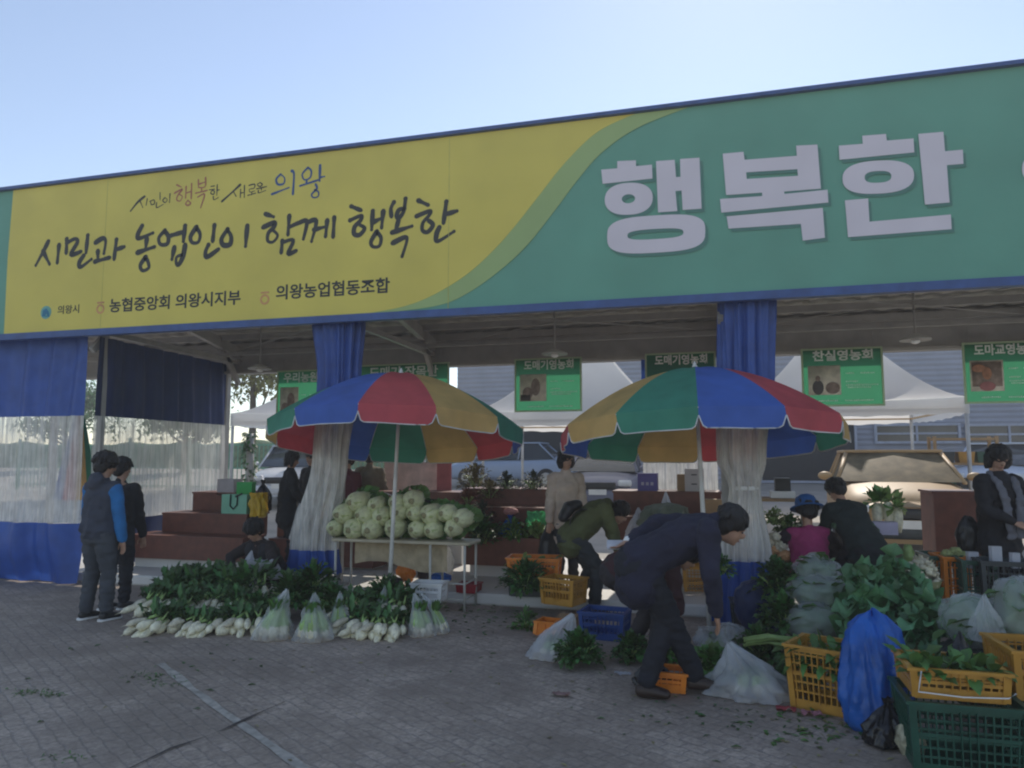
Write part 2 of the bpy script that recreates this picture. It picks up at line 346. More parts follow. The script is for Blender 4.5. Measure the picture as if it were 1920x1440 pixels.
for k in range(7):
    t=k/6; y=.12+t*(YR-YF-.2); z=3.42+.24*(1-abs(2*t-1))
    b=MB(); b.box((-1.95,y,z),(19.6,.06,.09)); b.build('purlin',M_steel,hall,smooth=False)
b=MB()
def roofz(y): t=(y)/(YR-YF); return 3.50+.26*(1-abs(2*t-1)) 
nx=260
def rf(u,v):
    x=-11.9+19.9*u; y=-.1+(YR-YF+.35)*v; return (x,y,roofz(y)+.022*(1 if (int(u*nx)%4<2) else 0))
b.grid(rf,nx,8); o=b.build('roof',M_roofin,hall,smooth=False)
b=MB(); b.box((-1.95,YR-YF+.0,3.245),(19.7,.12,.49)); b.box((-1.95,YR-YF-.03,2.99),(19.7,.2,.04)); b.box((-1.95,YR-YF-.5,3.24),(19.7,.05,.05)); b.build('rear_beam',M_steel,hall,smooth=False)
b=MB(); b.box((-1.95,.06,3.24),(19.7,.12,.14)); b.build('front_beam',M_steel,hall,smooth=False)
for x in POSTX[:-1]:
    b=MB(); b.bar((x+.1,.3,3.30),(x+3.8,YR-YF-.3,3.32),.012); b.bar((x+3.8,.3,3.30),(x+.1,YR-YF-.3,3.32),.012); b.build('tie_rod',M_steel,hall,smooth=False)
# banner
YB=7.46
M_ban_y=mat('banner_yellow',(.70,.585,.10),.5,var=.09,scale=1.1,bump=.5,bscale=2.2)
M_ban_l=mat('banner_light_green',(.34,.47,.18),.55,var=.06,scale=1.4)
M_ban_g=mat('banner_green',(.12,.345,.245),.5,var=.10,scale=1.1,bump=.5,bscale=2.2)
M_ban_t=mat('banner_white_print',(.72,.66,.70),.6,var=.04,scale=2)
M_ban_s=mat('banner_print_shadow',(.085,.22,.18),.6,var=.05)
M_ink=mat('banner_black_ink',(.028,.032,.03),.6,var=.1)
M_red=mat('banner_red_ink',(.42,.15,.08),.6,var=.1)
M_bink=mat('banner_blue_ink',(.035,.09,.24),.6,var=.1)
ban=thing('banner','long yellow and green printed banner with Korean lettering across the shed front','banner',(0,YB,0))
ZT=5.115; ZBt=3.175; XL=-11.0; XR=8.0
def P(px,py): p=W(px,py,YB); return (p.x,p.z)
def bl(v): return v-YB
def pf(name,pts,d,m): return flat(name,[pts] if not isinstance(pts[0][0],(tuple,list)) else pts,-d,m,ban)
for nm in ('fabric',):
    b=MB()
    def fb(u,v): 
        x=XL+(XR-XL)*u; z=ZBt+(ZT-ZBt)*v; return (x,.004*noise.noise(Vector((x*.9,z*1.7,0)))+.005,z)
    b.grid(fb,120,12); b.build('fabric',M_ban_g,ban)
def crv(pts,n=10):   # Catmull-Rom
    out=[]; q=[pts[0]]+list(pts)+[pts[-1]]
    for i in range(1,len(q)-2):
        p0,p1,p2,p3=[Vector((*a,0)) for a in q[i-1:i+3]]
        for k in range(n):
            t=k/n; v=.5*((2*p1)+(p2-p0)*t+(2*p0-5*p1+4*p2-p3)*t*t+(3*p1-p0-3*p2+p3)*t**3); out.append((v.x,v.y))
    out.append(tuple(pts[-1])); return out
yb=[P(*p) for p in [(1190,214),(1120,248),(1060,305),(1010,368),(965,425),(925,470),(875,515),(815,552),(760,574),(690,598)]]
lb=[P(*p) for p in [(1290,200),(1195,240),(1130,285),(1085,335),(1040,395),(990,458),(940,505),(880,548),(825,572),(735,600)]]
yb[0]=(yb[0][0],ZT-.005); yb[-1]=(yb[-1][0],ZBt+.005); lb[0]=(lb[0][0],ZT-.005); lb[-1]=(lb[-1][0],ZBt+.005)
gl=P(14,500)[0]
yb=crv(yb); lb=crv(lb)
flat('light_green_curve',[lb+[(yb[-1][0]-.3,ZBt+.005)]+[(yb[0][0]-.3,ZT-.005)]],-.002,M_ban_l,ban)
flat('yellow_field',[yb+[(gl+.02,ZBt+.005),(gl,4.2),(gl+.02,ZT-.005)]],-.0045,M_ban_y,ban)
b=MB(); b.box(((XL+XR)/2,.0,ZT+.02),(XR-XL+.1,.1,.04)); b.box(((XL+XR)/2,0,ZBt-.04),(XR-XL+.1,.1,.08)); b.build('border_frame',M_bluefr,ban,smooth=False)
b=MB(); 
for x in (P(200,400)[0],P(842,400)[0]): b.box((x,-.0055,(ZT+ZBt)/2),(.006,.003,ZT-ZBt-.02))
b.build('seam',mat('banner_seam',(.52,.48,.12),.6),ban,smooth=False)
def z2(p): return P(960+p[0]/2,100+p[1]/2)
def elp(cx,cy,rx,ry,sl=-.05,pw=2.0,n=40):
    out=[]
    for i in range(n):
        q=2*PI*i/n; c,s_=math.cos(q),math.sin(q); x=rx*math.copysign(abs(c)**(2/pw),c); y=ry*math.copysign(abs(s_)**(2/pw),s_); out.append((cx+x,cy+y+sl*x))
    return out
big=[ [[(335,437),(395,432),(395,405),(465,402),(465,424),(525,418),(527,470),(340,490)]],
 [elp(438,546,90,60,-.05,2.3),elp(437,546,25,17)],
 [[(540,405),(610,400),(615,465),(632,464),(630,397),(703,392),(711,583),(640,588),(636,515),(613,517),(620,592),(548,597)]],
 [elp(541,678,184,70,-.06,3.2),elp(538,678,105,19,-.06,3)],
 [[(790,377),(868,370),(872,400),(1068,385),(1065,347),(1145,343),(1158,508),(1020,519),(1022,528),(1183,512),(1186,560),(785,598),(780,547),(938,536),(938,523),(803,532)],[(878,447),(1070,435),(1072,460),(880,472)]],
 [[(805,612),(1165,580),(1173,692),(1090,703),(1083,640),(812,658)]],
 [[(1225,347),(1315,340),(1313,310),(1402,303),(1405,328),(1505,320),(1508,372),(1228,400)]],
 [elp(1373,465,134,62,-.05,2.5),elp(1372,464,50,22,-.05,2.6)],
 [[(1523,303),(1617,295),(1623,368),(1690,362),(1692,415),(1630,420),(1640,560),(1548,568)]],
 [[(1248,552),(1335,545),(1340,632),(1645,605),(1648,660),(1260,690)]],
 [elp(1990,430,78,58,-.05,2.4),elp(1990,430,28,20,-.05,2.4)] ]
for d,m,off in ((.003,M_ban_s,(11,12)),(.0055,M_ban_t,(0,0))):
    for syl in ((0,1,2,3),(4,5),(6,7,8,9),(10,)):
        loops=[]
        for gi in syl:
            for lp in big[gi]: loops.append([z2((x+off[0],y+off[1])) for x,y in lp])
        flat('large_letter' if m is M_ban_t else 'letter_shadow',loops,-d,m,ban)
def strokes(name,sts,org,sc,wd,m,d):
    b=MB()
    for k,st in enumerate(sts):
        wq=wd
        if isinstance(st,tuple): wq,st=st
        pts=[P(org[0]+x/sc,org[1]+y/sc) for x,y in st]; pts=crv(pts,6) if len(pts)>2 else [tuple(Vector((*pts[0],0)).lerp(Vector((*pts[1],0)),t/4))[:2] for t in range(5)]
        ww=wq/sc*MPP(Vector((P(org[0],org[1])[0],YB,0)))
        vs=[];fs=[]; n=len(pts)
        dz=-d-.0006*(k%5)
        for i,(x,z) in enumerate(pts):
            a=Vector(pts[min(i+1,n-1)])-Vector(pts[max(i-1,0)]); a=a.normalized() if a.length>0 else Vector((1,0)); s=Vector((-a.y,a.x)); t=i/(n-1)
            e=ww/2*(1.0+.18*math.sin(t*5+k)-.25*t)
            vs+=[(x-s.x*e,dz,z-s.y*e),(x+s.x*e,dz,z+s.y*e)]
        for i in range(n-1): fs.append((2*i,2*i+1,2*i+3,2*i+2))
        b.add(vs,fs)
        for (x,z),e in ((pts[0],ww*.5),(pts[-1],ww*.37)):
            b.add([(x+e*math.cos(2*PI*j/10),dz+.0003,z+e*math.sin(2*PI*j/10)) for j in range(10)],[tuple(range(10))])
    return b.build(name,m,ban,smooth=False)
S1=[[(185,370),(150,440),(80,570)],[(140,450),(195,560)],[(275,400),(260,550)],[(340,350),(335,470)],[(340,385),(405,350),(430,375),(375,480),(460,455)],[(515,320),(500,465)],[(480,490),(445,545),(455,585),(545,520)],
[(580,380),(640,345),(665,370),(650,470)],[(600,450),(600,530)],[(575,540),(700,505)],[(755,355),(735,520)],[(750,440),(820,415)],
[(970,240),(935,310),(945,345),(1060,300)],[(1010,345),(1000,430)],[(930,465),(1075,415)],[(1000,500),(955,570),(975,615),(1025,590),(1015,530),(990,500)],
[(1160,280),(1110,340),(1125,395),(1180,390),(1190,330),(1160,285)],[(1215,320),(1320,290)],[(1330,240),(1315,370)],[(1240,420),(1220,520)],[(1330,400),(1310,500),(1275,565),(1255,550),(1260,500),(1310,480)],
[(1425,250),(1375,330),(1390,380),(1440,375),(1455,310),(1425,255)],[(1575,235),(1560,370)],[(1525,400),(1500,460),(1515,500),(1610,435)],[(1685,270),(1635,350),(1650,400),(1705,395),(1715,330),(1685,275)],[(1850,240),(1835,410)]]
S2=[[(175,235),(245,260)],[(155,350),(250,310),(245,350),(200,400),(195,465),(240,475),(280,420),(240,375)],[(380,250),(368,415)],[(320,465),(310,570)],[(320,480),(415,460),(370,575),(440,550)],
[(375,350),(460,312),(530,300),(500,450)],[(530,310),(610,295),(570,470)],[(590,370),(690,345)],[(705,290),(690,430)],[(765,265),(755,435)],
[(910,170),(995,205)],[(900,290),(995,250),(990,290),(940,345),(935,405),(980,415),(1025,360),(985,330)],[(1095,210),(1085,370)],[(1090,310),(1175,270)],[(1185,210),(1170,355)],[(1130,385),(1080,470),(1095,515),(1150,510),(1165,440),(1130,390)],
[(1275,135),(1250,190),(1255,260)],[(1375,105),(1360,210),(1320,270),(1300,250),(1320,200),(1370,190)],[(1320,270),(1290,385)],[(1260,395),(1430,340)],[(1265,485),(1370,435),(1385,470),(1345,600)],
[(1485,120),(1570,160)],[(1470,255),(1585,210),(1575,250),(1525,310),(1520,375),(1565,390),(1610,330),(1570,290)],[(1725,130),(1700,315)],[(1715,240),(1815,210)],[(1665,350),(1640,410),(1650,470),(1790,385)]]
S3k=[(24,[(200,330),(140,380),(75,460)]),[(160,370),(185,430)],[(225,350),(215,410)],[(252,372),(262,405)],[(250,375),(285,360),(290,395),(262,405)],[(340,295),(340,360)],[(310,385),(310,430),(370,400)],[(385,340),(365,365),(385,385),(405,360),(385,340)],[(430,305),(425,385)],
[(800,240),(830,235)],[(785,270),(830,265)],[(810,275),(795,300),(820,310),(830,285),(810,275)],[(855,225),(850,320)],[(855,275),(875,270)],[(820,330),(825,360),(865,340)],
(24,[(1060,225),(980,300),(895,375)]),[(1000,285),(1025,330)],[(1065,265),(1062,340)],[(1065,300),(1090,295)],[(1100,230),(1098,340)],
[(1140,230),(1190,220),(1185,255),(1145,265),(1150,290),(1190,280)],[(1165,290),(1165,315)],[(1130,320),(1200,300)],[(1240,205),(1215,225),(1240,240),(1260,220),(1240,205)],[(1210,262),(1300,240)],[(1250,255),(1252,275)],[(1225,275),(1228,298),(1290,275)]]
S3r=[[(490,225),(530,245)],[(470,300),(540,265),(500,320),(490,360),(520,370),(540,330),(510,310)],[(575,240),(570,345)],[(575,300),(620,285)],[(625,215),(620,350)],[(590,365),(570,395),(590,410),(615,390),(590,365)],
[(685,180),(685,250)],[(690,220),(745,200)],[(750,160),(745,240),(690,250)],[(715,255),(712,290)],[(660,300),(765,275)],[(680,335),(740,310),(705,430)]]
S3b=[[(1425,130),(1385,175),(1400,220),(1450,215),(1460,165),(1425,130)],[(1345,310),(1500,250)],(28,[(1525,100),(1545,130),(1535,310)]),[(1670,70),(1620,130),(1640,180),(1690,160),(1700,100),(1670,70)],[(1600,235),(1770,180)],[(1660,180),(1655,215)],(26,[(1780,50),(1775,190)]),[(1775,160),(1820,150)],[(1740,220),(1750,260),(1705,310),(1720,340),(1760,330),(1765,290),(1730,270)]]
strokes('brush_lettering',S1,(50,370),4.465,42,M_ink,.0065); strokes('brush_lettering',S2,(460,350),4.571,42,M_ink,.0065)
strokes('slogan_lettering',S3k,(230,300),4.8,11,M_ink,.0065); strokes('slogan_lettering',S3r,(230,300),4.8,16,M_red,.0065); strokes('slogan_lettering',S3b,(230,300),4.8,20,M_bink,.0065)
def bt(s,p0,p1,h,bold,m=None):
    a=P(*p0); c=P(*p1); text('small_lettering',s,a[0],a[1],-.0075,h,m or M_ink,ban,width=c[0]-a[0],bold=bold)
bt('농협중앙회 의왕시지부',(205,584),(450,584),.185,.004); bt('의왕농업협동조합',(517,560),(730,560),.185,.004); bt('의왕시',(108,588),(148,588),.12,.001)
x0=gl
for px,py in ((189,578),(497,560)):
    c=P(px,py); r=.062
    flat('ring_emblem',[[(c[0]+r*math.cos(q/24*2*PI),c[1]-.01+r*math.sin(q/24*2*PI)) for q in range(24)],[(c[0]+r*.62*math.cos(q/24*2*PI),c[1]-.01+r*.62*math.sin(q/24*2*PI)) for q in range(24)],[(c[0]-.055,c[1]+.06),(c[0]+.055,c[1]+.06),(c[0]+.055,c[1]+.082),(c[0]-.055,c[1]+.082)]],-.0070,mat('emblem_orange',(.60,.30,.12),.6),ban)
c=P(87,586); r=.085
flat('city_emblem',[[(c[0]+r*math.cos(q/24*2*PI),c[1]+r*math.sin(q/24*2*PI)) for q in range(24)]],-.0070,mat('emblem_pale_blue',(.16,.42,.36),.6),ban)
flat('city_emblem',[[(c[0]-.06,c[1]-.05),(c[0]+.065,c[1]-.06),(c[0]+.05,c[1]+.0),(c[0]+.005,c[1]+.055),(c[0]-.045,c[1]+.03)],[(c[0]-.005,c[1]-.045),(c[0]+.03,c[1]-.045),(c[0]+.012,c[1]-.01)]],-.0095,mat('emblem_blue',(.02,.20,.33),.6),ban)
# curtains
def sheet(name,x0,x1,y,z0,z1,m,parent,amp=.035,fr=9,axis='x',nu=110,nv=14,seed=0,sway=.02):
    b=MB(); bx,by,_=parent.location
    def f(u,v):
        s=x0+(x1-x0)*u; z=z0+(z1-z0)*v
        ph=s*fr+1.4*noise.noise(Vector((s*1.3,z*.35,seed)))*2
        d=amp*(math.sin(ph)+.45*math.sin(ph*2.1+1))*(.75+.35*noise.noise(Vector((s*2,z*.8,seed+5))))+sway*noise.noise(Vector((s*1.1,z*1.2,seed+3)))
        return (s-bx,y+d-by,z) if axis=='x' else (y+d-bx,s-by,z)
    b.grid(f,nu,nv); o=b.build(name,m,parent); return o
zt=W(90,780,YF+.05).z; zb=W(70,980,YF+.05).z
c=thing('shed_curtain','wide hanging blue and clear vinyl curtain closing the left end of the shed front','curtain',(-9.0,YF+.06,0))
sheet('top_band',-9.75,-7.86,YF+.1,zt,3.2,M_blue,c,fr=13,seed=1); sheet('clear_panel',-9.75,-7.86,YF+.1,zb,zt,M_vinyl2,c,fr=13,seed=1,amp=.05,nu=200); sheet('bottom_band',-9.75,-7.80,YF+.08,.02,zb,M_blue,c,fr=8,seed=1,sway=.16,amp=.07)
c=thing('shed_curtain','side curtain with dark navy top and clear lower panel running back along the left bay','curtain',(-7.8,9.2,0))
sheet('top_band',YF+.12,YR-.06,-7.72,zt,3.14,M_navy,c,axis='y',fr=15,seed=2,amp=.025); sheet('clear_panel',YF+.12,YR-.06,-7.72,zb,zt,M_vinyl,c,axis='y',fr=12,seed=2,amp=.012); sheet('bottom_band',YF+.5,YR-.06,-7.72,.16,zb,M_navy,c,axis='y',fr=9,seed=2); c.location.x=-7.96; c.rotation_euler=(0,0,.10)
def gathered(label,rows,y,zs,seed):
    # rows: (z, xl, xr); zs = (top/clear boundary, clear/bottom boundary)
    c=thing('gathered_curtain',label,'curtain',((rows[0][1]+rows[0][2])/2,y,0)); bx=c.location.x
    def at(z):
        for i in range(len(rows)-1):
            a,b_=rows[i],rows[i+1]
            if a[0]>=z>=b_[0]-1e-6: t=(a[0]-z)/(a[0]-b_[0]); t=t*t*(3-2*t); return a[1]+(b_[1]-a[1])*t,a[2]+(b_[2]-a[2])*t
        return rows[-1][1:]
    def band(nm,z0,z1,m):
        b=MB()
        def f(u,v):
            z=z0+(z1-z0)*v; xl,xr=at(z); q=u*2*PI
            wv=1+.16*math.sin(11*q+seed+2*noise.noise(Vector((u*4,z*.6,seed))))+.08*math.sin(23*q+z*2)
            cx=(xl+xr)/2; rx=(xr-xl)/2*wv; ry=min(.15,.05+(xr-xl)*.22)*wv
            return (cx+rx*math.cos(q)-bx,ry*math.sin(q),z)
        b.grid(f,150,int(8+(z1-z0)*12)); b.build(nm,m,c)
    band('top_band',zs[0],rows[0][0],M_blue); band('clear_panel',zs[1],zs[0],M_vinyl2); band('bottom_band',rows[-1][0],zs[1],M_blue)
    return c,at
yc=YF+.14
def row(y,xl,xr): a=W(xl,y,yc);b_=W(xr,y,yc); return (a.z,a.x,b_.x)
c,at=gathered('bunched blue and clear vinyl curtain hanging behind the left parasol',[row(598,594,676),row(700,602,668),row(860,592,645),row(1030,552,625),row(1072,545,630)],yc,(W(600,790,yc).z,W(600,1030,yc).z),3)
c,at=gathered('bunched blue and clear vinyl curtain hanging behind the right parasol',[row(560,1352,1446),row(700,1354,1445),row(860,1352,1432),row(915,1372,1422),row(1050,1345,1440),row(1165,1335,1450)],yc,(W(1400,780,yc).z,W(1400,1050,yc).z),4)
b=MB(); a=W(1398,915,yc); b.lathe([(.115,-.02),(.125,0),(.115,.02)],(a.x-c.location.x,0,a.z),20); b.build('tie_band',M_white,c)
c=thing('shed_curtain','clear vinyl curtain hanging at the back behind the right parasol','curtain',(-.7,YR,0))
a=W(1205,850,YR-.1); d=W(1345,850,YR-.1)
sheet('clear_panel',a.x,d.x,YR-.1,1.0,2.2,M_vinyl2,c,fr=22,seed=6,amp=.03); sheet('top_band',a.x,d.x,YR-.1,2.2,3.0,M_blue,c,fr=22,seed=6,amp=.03)
# lamps
def lamp(px,py,label):
    p=W(px,py,9.2); t=thing('ceiling_lamp',label,'lamp',(p.x,9.2,p.z),group='ceiling lamps in the shed')
    b=MB(); b.tube([(0,0,.02),(0,0,3.5-p.z)],.012); b.build('stem',M_steel,t); b=MB(); b.lathe([(.01,.06),(.05,.05),(.16,.0),(.165,-.02),(.15,-.02),(.0,-.01)],n=20); b.build('shade',M_steel,t)
    b=MB(); b.ell((0,0,-.03),(.05,.05,.03)); b.build('bulb',M_white,t)
lamp(487,690,'grey dish lamp hanging in the left bay of the shed'); lamp(1040,662,'grey dish lamp hanging just above the green farm sign in the middle bay'); lamp(1716,635,'grey dish lamp hanging in the right bay between two green signs')
# green farm signs
M_sg=mat('sign_green',(.055,.28,.14),.5,var=.05,scale=2,trans=.6); M_sf=mat('sign_frame_pale',(.50,.64,.42),.5,var=.08,trans=.3); M_sw=mat('sign_white_print',(.85,.90,.85),.5,trans=.3)
M_ph=[mat('photo_pale',(.80,.72,.64),.5,var=.25,scale=9,trans=.3),mat('photo_grey_brown',(.32,.24,.2),.5,var=.4,scale=14,trans=.3),mat('photo_skin_orange',(.50,.24,.14),.5,var=.35,scale=12,trans=.3),mat('photo_dark',(.09,.08,.08),.5,var=.4,trans=.2),mat('photo_pink',(.5,.2,.2),.5,var=.3,trans=.3)]
def fsign(px0,px1,py0,py1,txt,kind,label,Y=YR-.14):
    a=W(px0,(py0+py1)/2,Y); e=W(px1,(py0+py1)/2,Y); w_=e.x-a.x; zt_=W((px0+px1)/2,py0,Y).z; zb_=W((px0+px1)/2,py1,Y).z; h=zt_-zb_
    t=thing('farm_sign',label,'sign',((a.x+e.x)/2,Y,zb_),group='green farm signs under the rear eave')
    b=MB(); b.add([(-w_/2+.01,0,.01),(w_/2-.01,0,.01),(w_/2-.01,0,h-.01),(-w_/2+.01,0,h-.01)],[(0,1,2,3)]); b.build('panel',M_sg,t,smooth=False)
    b=MB()
    for c_,d_ in (((0,0,.012),(w_,.03,.024)),((0,0,h-.012),(w_,.03,.024)),((-w_/2+.012,0,h/2),(.024,.03,h-.049)),((w_/2-.012,0,h/2),(.024,.03,h-.049))): b.box(c_,d_)
    b.build('frame',M_sf,t,smooth=False)
    b=MB()
    for x in (-w_*.4,w_*.4): b.tube([(x,0,h),(x,.05,h+.2)],.004)
    b.build('hanger',M_steel,t)
    text('sign_lettering',txt,-w_*.36,h*.80,-.009,h*.19,M_sw,t,width=w_*.74,bold=.005)
    if kind is not None:
        b=MB(); x0,x1,z0,z1=-w_*.42,-w_*.02,h*.20,h*.70
        b.box(((x0+x1)/2,-.009,(z0+z1)/2),(x1-x0,.004,z1-z0),mi=0)
        if kind==0: b.ell(((x0*.4+x1*.6),-.0125,(z0+z1)/2+.01),(.07,.002,.13),mi=1); b.ell(((x0*.7+x1*.3),-.0115,z0+.12),(.08,.002,.09),mi=1); b.box((x0+.09,-.0118,z0+.05),(.15,.003,.09),mi=3)
        elif kind==1: b.ell((x0*.7+x1*.3,-.0125,z0+.22),(.03,.002,.04),mi=1); b.ell((x0*.7+x1*.3,-.0115,z0+.1),(.07,.002,.1),mi=3); b.ell((x0*.25+x1*.75,-.0118,z0+.09),(.09,.002,.08),mi=1)
        elif kind==2: b.box(((x0+x1)/2,-.0115,(z0+z1)/2+.02),((x1-x0)*.9,.002,(z1-z0)*.8),mi=1); b.ell(((x0+x1)/2,-.0135,(z0+z1)/2+.03),(.055,.002,.08),mi=2); b.ell(((x0+x1)/2,-.0130,z0+.06),(.09,.002,.06),mi=4); b.ell((x0+.1,-.0125,z1-.1),(.08,.002,.05),mi=2)
        b.build('photograph',M_ph,t)
    b=MB()
    for zz,xa,xb in ((.56,.04,.16),(.56,.22,.40),(.42,.04,.20),(.36,.04,.44),(.32,.06,.36),(.10,-.3,-.05),(.10,.02,.38)):
        n=int((xb-xa)*w_/.022)
        for i in range(n): b.box((xa*w_+i*.022+.01,-.0085,zz*h+rnd.uniform(-.002,.002)),(.013,.003,rnd.uniform(.010,.02)))
    b.build('caption',M_sw,t,smooth=False)
    return t
fsign(519,605,694,800,'우리농원',4-4,'pale green farm sign at far left, partly behind the left bunched curtain')
fsign(668,842,682,800,'도매기 작목반',None,'dark green farm sign mostly hidden behind the top of the left parasol')
fsign(965,1091,671,772,'도매기영농회',0,'green farm sign with pale photo, hanging between the two parasols')
fsign(1210,1343,661,765,'도매기영농회',None,'dark green farm sign showing only its top above the right parasol')
fsign(1503,1657,652,762,'찬실영농회',1,'green farm sign right of the right parasol with a small outdoor photo')
fsign(1806,1965,640,756,'도마교영농회',2,'green farm sign at the far right with an orange brown portrait photo')
# ---------------------------------------------------------------- backdrop
M_side=mat('grey_blue_siding',(.36,.365,.42),.5,var=.08,scale=2); M_winfr=mat('window_frame',(.42,.44,.52),.5); M_winp=mat('window_pane',(.05,.055,.07),.12,var=.3,scale=1.5)
bld=thing('warehouse','long grey blue sided warehouse behind the white canopies','building',(14,27,0))
BY=27.0; xl=W(858,700,BY).x
b=MB(); W_=42-xl
nz=44
vs=[];fs=[]
for i in range(nz*2+1):
    z=.2+7.6*i/(nz*2); y=-.03*(i%2); vs+=[(xl-14,y,z),(42-14,y,z)]
for i in range(nz*2): fs.append((2*i,2*i+1,2*i+3,2*i+2))
b.add(vs,fs); b.box(((xl+42)/2-14,5.05,4.1),(W_,10,7.8)); b.build('wall',M_side,bld,smooth=False)
b=MB(); b.box(((xl+42)/2-14,5,8.08),(W_+.4,10.5,.14)); b.build('roof',M_steel,bld,smooth=False)
def opening(px0,px1,py0,py1,door):
    a=W(px0,py1,BY-.1); e=W(px1,py0,BY-.1); cx=(a.x+e.x)/2-14; w_=e.x-a.x; z0=max(a.z,.6); h=e.z-z0
    f=MB()
    for c_,d_ in (((0,0,h/2-.04),(w_,.14,.08)),((0,0,-h/2+.04),(w_,.14,.08)),((-w_/2+.04,0,0),(.08,.14,h-.17)),((w_/2-.04,0,0),(.08,.14,h-.17))): f.box((cx+c_[0],-.1,z0+h/2+c_[2]),d_)
    n=1 if door else max(2,int(w_/.9))
    if not door:
        for i in range(1,n): f.box((cx-w_/2+w_*i/n,-.1,z0+h/2),(.06,.1,h-.17))
        f.box((cx,-.095,z0+h*.5),(w_-.17,.08,.06))
    o=f.build('door' if door else 'window',M_winfr,bld,smooth=False)
    p=MB(); p.box((cx,-.075,z0+h/2),(w_-.02,.04,h-.02)); p.build('opening' if door else 'pane',mat('dark_interior',(.02,.022,.028),.5) if door else M_winp,o,smooth=False)
opening(925,1065,780,905,True); opening(1425,1605,780,905,True); opening(1640,1800,793,832,False); opening(1812,1975,793,835,False); opening(1206,1300,780,830,False)
# canopies
M_can=mat('white_canopy_fabric',(.93,.92,.90),.5,var=.04,scale=1,trans=.65,bump=.1,bscale=4)
M_canleg=mat('canopy_leg',(.5,.5,.5),.4)
def canopy(pxc,halfpx,pyv,label,Y0=15.0,dep=4.2,pk=2.2):
    c=W(pxc,pyv,Y0); e=W(pxc+halfpx,pyv,Y0); hw=abs(e.x-c.x); z=c.z; gz=YZ(Y0)
    t=thing('canopy_tent',label,'canopy tent',(c.x,Y0+dep/2,gz),group='peaked white canopies behind the shed'); z-=gz; hd=dep/2
    b=MB()
    for s_ in range(4):
        cs=[(-hw,-hd),(hw,-hd),(hw,hd),(-hw,hd)]; p,q=cs[s_],cs[(s_+1)%4]
        def f(u,v,p=p,q=q):
            k=1-v; x=(p[0]+(q[0]-p[0])*u)*k; y=(p[1]+(q[1]-p[1])*u)*k
            return (x,y,z+pk*(v**1.5)-.05*math.sin(PI*u)*(1-v))
        b.grid(f,10,14)
    b.build('roof',M_can,t)
    b=MB()
    for s_ in range(4):
        cs=[(-hw,-hd),(hw,-hd),(hw,hd),(-hw,hd)]; p,q=cs[s_],cs[(s_+1)%4]
        def f(u,v,p=p,q=q): return (p[0]+(q[0]-p[0])*u,p[1]+(q[1]-p[1])*u,z-.05*math.sin(PI*u)*.9-.30*(1-v)*(1-.08*abs(math.sin(u*22))))
        b.grid(f,44,2)
    b.build('valance',M_can,t)
    for x in (-hw+.04,hw-.04):
        for y in (-hd+.04,hd-.04): b=MB(); b.tube([(x,y,.004),(x,y,z-.02)],.035,8); b.build('leg',M_canleg,t)
    b=MB(); 
    for s_ in range(4): p,q=[(-hw,-hd),(hw,-hd),(hw,hd),(-hw,hd)][s_],[(-hw,-hd),(hw,-hd),(hw,hd),(-hw,hd)][(s_+1)%4]; b.bar((p[0]*.97,p[1]*.97,z-.2),(q[0]*.97,q[1]*.97,z-.2),.035); b.bar((p[0]*.95,p[1]*.95,z-.1),(0,0,z+pk*.6),.03)
    b.build('truss',mat('tan_wood_truss',(.50,.34,.17),.6,var=.15),t,smooth=False)
canopy(608,190,772,'peaked white canopy seen behind the left bay, beside the yellowing tree')
canopy(1062,195,768,'peaked white canopy behind the green farm sign between the parasols')
canopy(1592,225,748,'peaked white canopy behind the two green farm signs on the right')
# tree, wall and fence to the far left
M_bark=mat('bark',(.10,.075,.05),.85,var=.3,scale=12,bump=.5)
M_aut=mat('autumn_leaf',(.20,.20,.035),.5,var=.35,scale=3,island=.5,trans=.35)
def tree(name,label,x,y,h,cr,ml,n=1500,seed=1,group='trees beyond the yard'):
    r=random.Random(seed); z0=YZ(y); t=thing(name,label,'tree',(x,y,z0),group=group)
    b=MB(); b.tube([(0,0,0),(.05,0,h*.3),(-.05,.05,h*.6),(0,0,h*.85)],[.16,.13,.08,.03],8)
    tips=[]
    for i in range(11):
        a=r.uniform(0,2*PI); z=h*r.uniform(.3,.75); L=cr*r.uniform(.5,.95); e=Vector((math.cos(a)*L,math.sin(a)*L,z+L*.7)); b.tube([(0,0,z),(e.x*.5,e.y*.5,z+L*.25),e],[.06,.04,.015],6); tips.append(e)
    for i in range(14): tips.append(Vector((r.gauss(0,cr*.4),r.gauss(0,cr*.4),h*r.uniform(.55,1.0))))
    b.build('trunk',M_bark,t)
    b=MB()
    for i in range(n):
        c=r.choice(tips); p=c+Vector((r.gauss(0,1),r.gauss(0,1),r.gauss(0,.8)))*cr*.2
        for k in range(3):
            q=p+Vector((r.gauss(0,.1),r.gauss(0,.1),r.gauss(0,.1))); b.leaf(q,(r.gauss(0,1),r.gauss(0,1),r.gauss(-.2,.6)),r.uniform(.16,.3),r.uniform(.09,.16),seg=2)
    b.build('crown',ml,t); return t
p=W(470,850,24); tree('leafy_tree','tall tree with yellow green leaves standing behind the left canopy',p.x,24,7.4,2.9,M_aut,4600,3)
p=W(380,850,30); tree('leafy_tree','dull green tree further left behind the vinyl curtains',p.x-1,30,3.8,1.9,M_leafm,1200,4)
p=W(120,850,32); tree('leafy_tree','low spreading tree at far left edge beyond the shed',p.x,32,4.2,2.2,M_leafm,1200,5)
f=thing('mesh_fence','pale green mesh fence across the far left of the yard','fence',(W(440,850,21).x,21,YZ(21)))
M_fen=mat('green_fence_wire',(.12,.34,.22),.5)
b=MB()
for i in range(90): b.box((-9+i*.16,0,.85),(.02,.02,1.5))
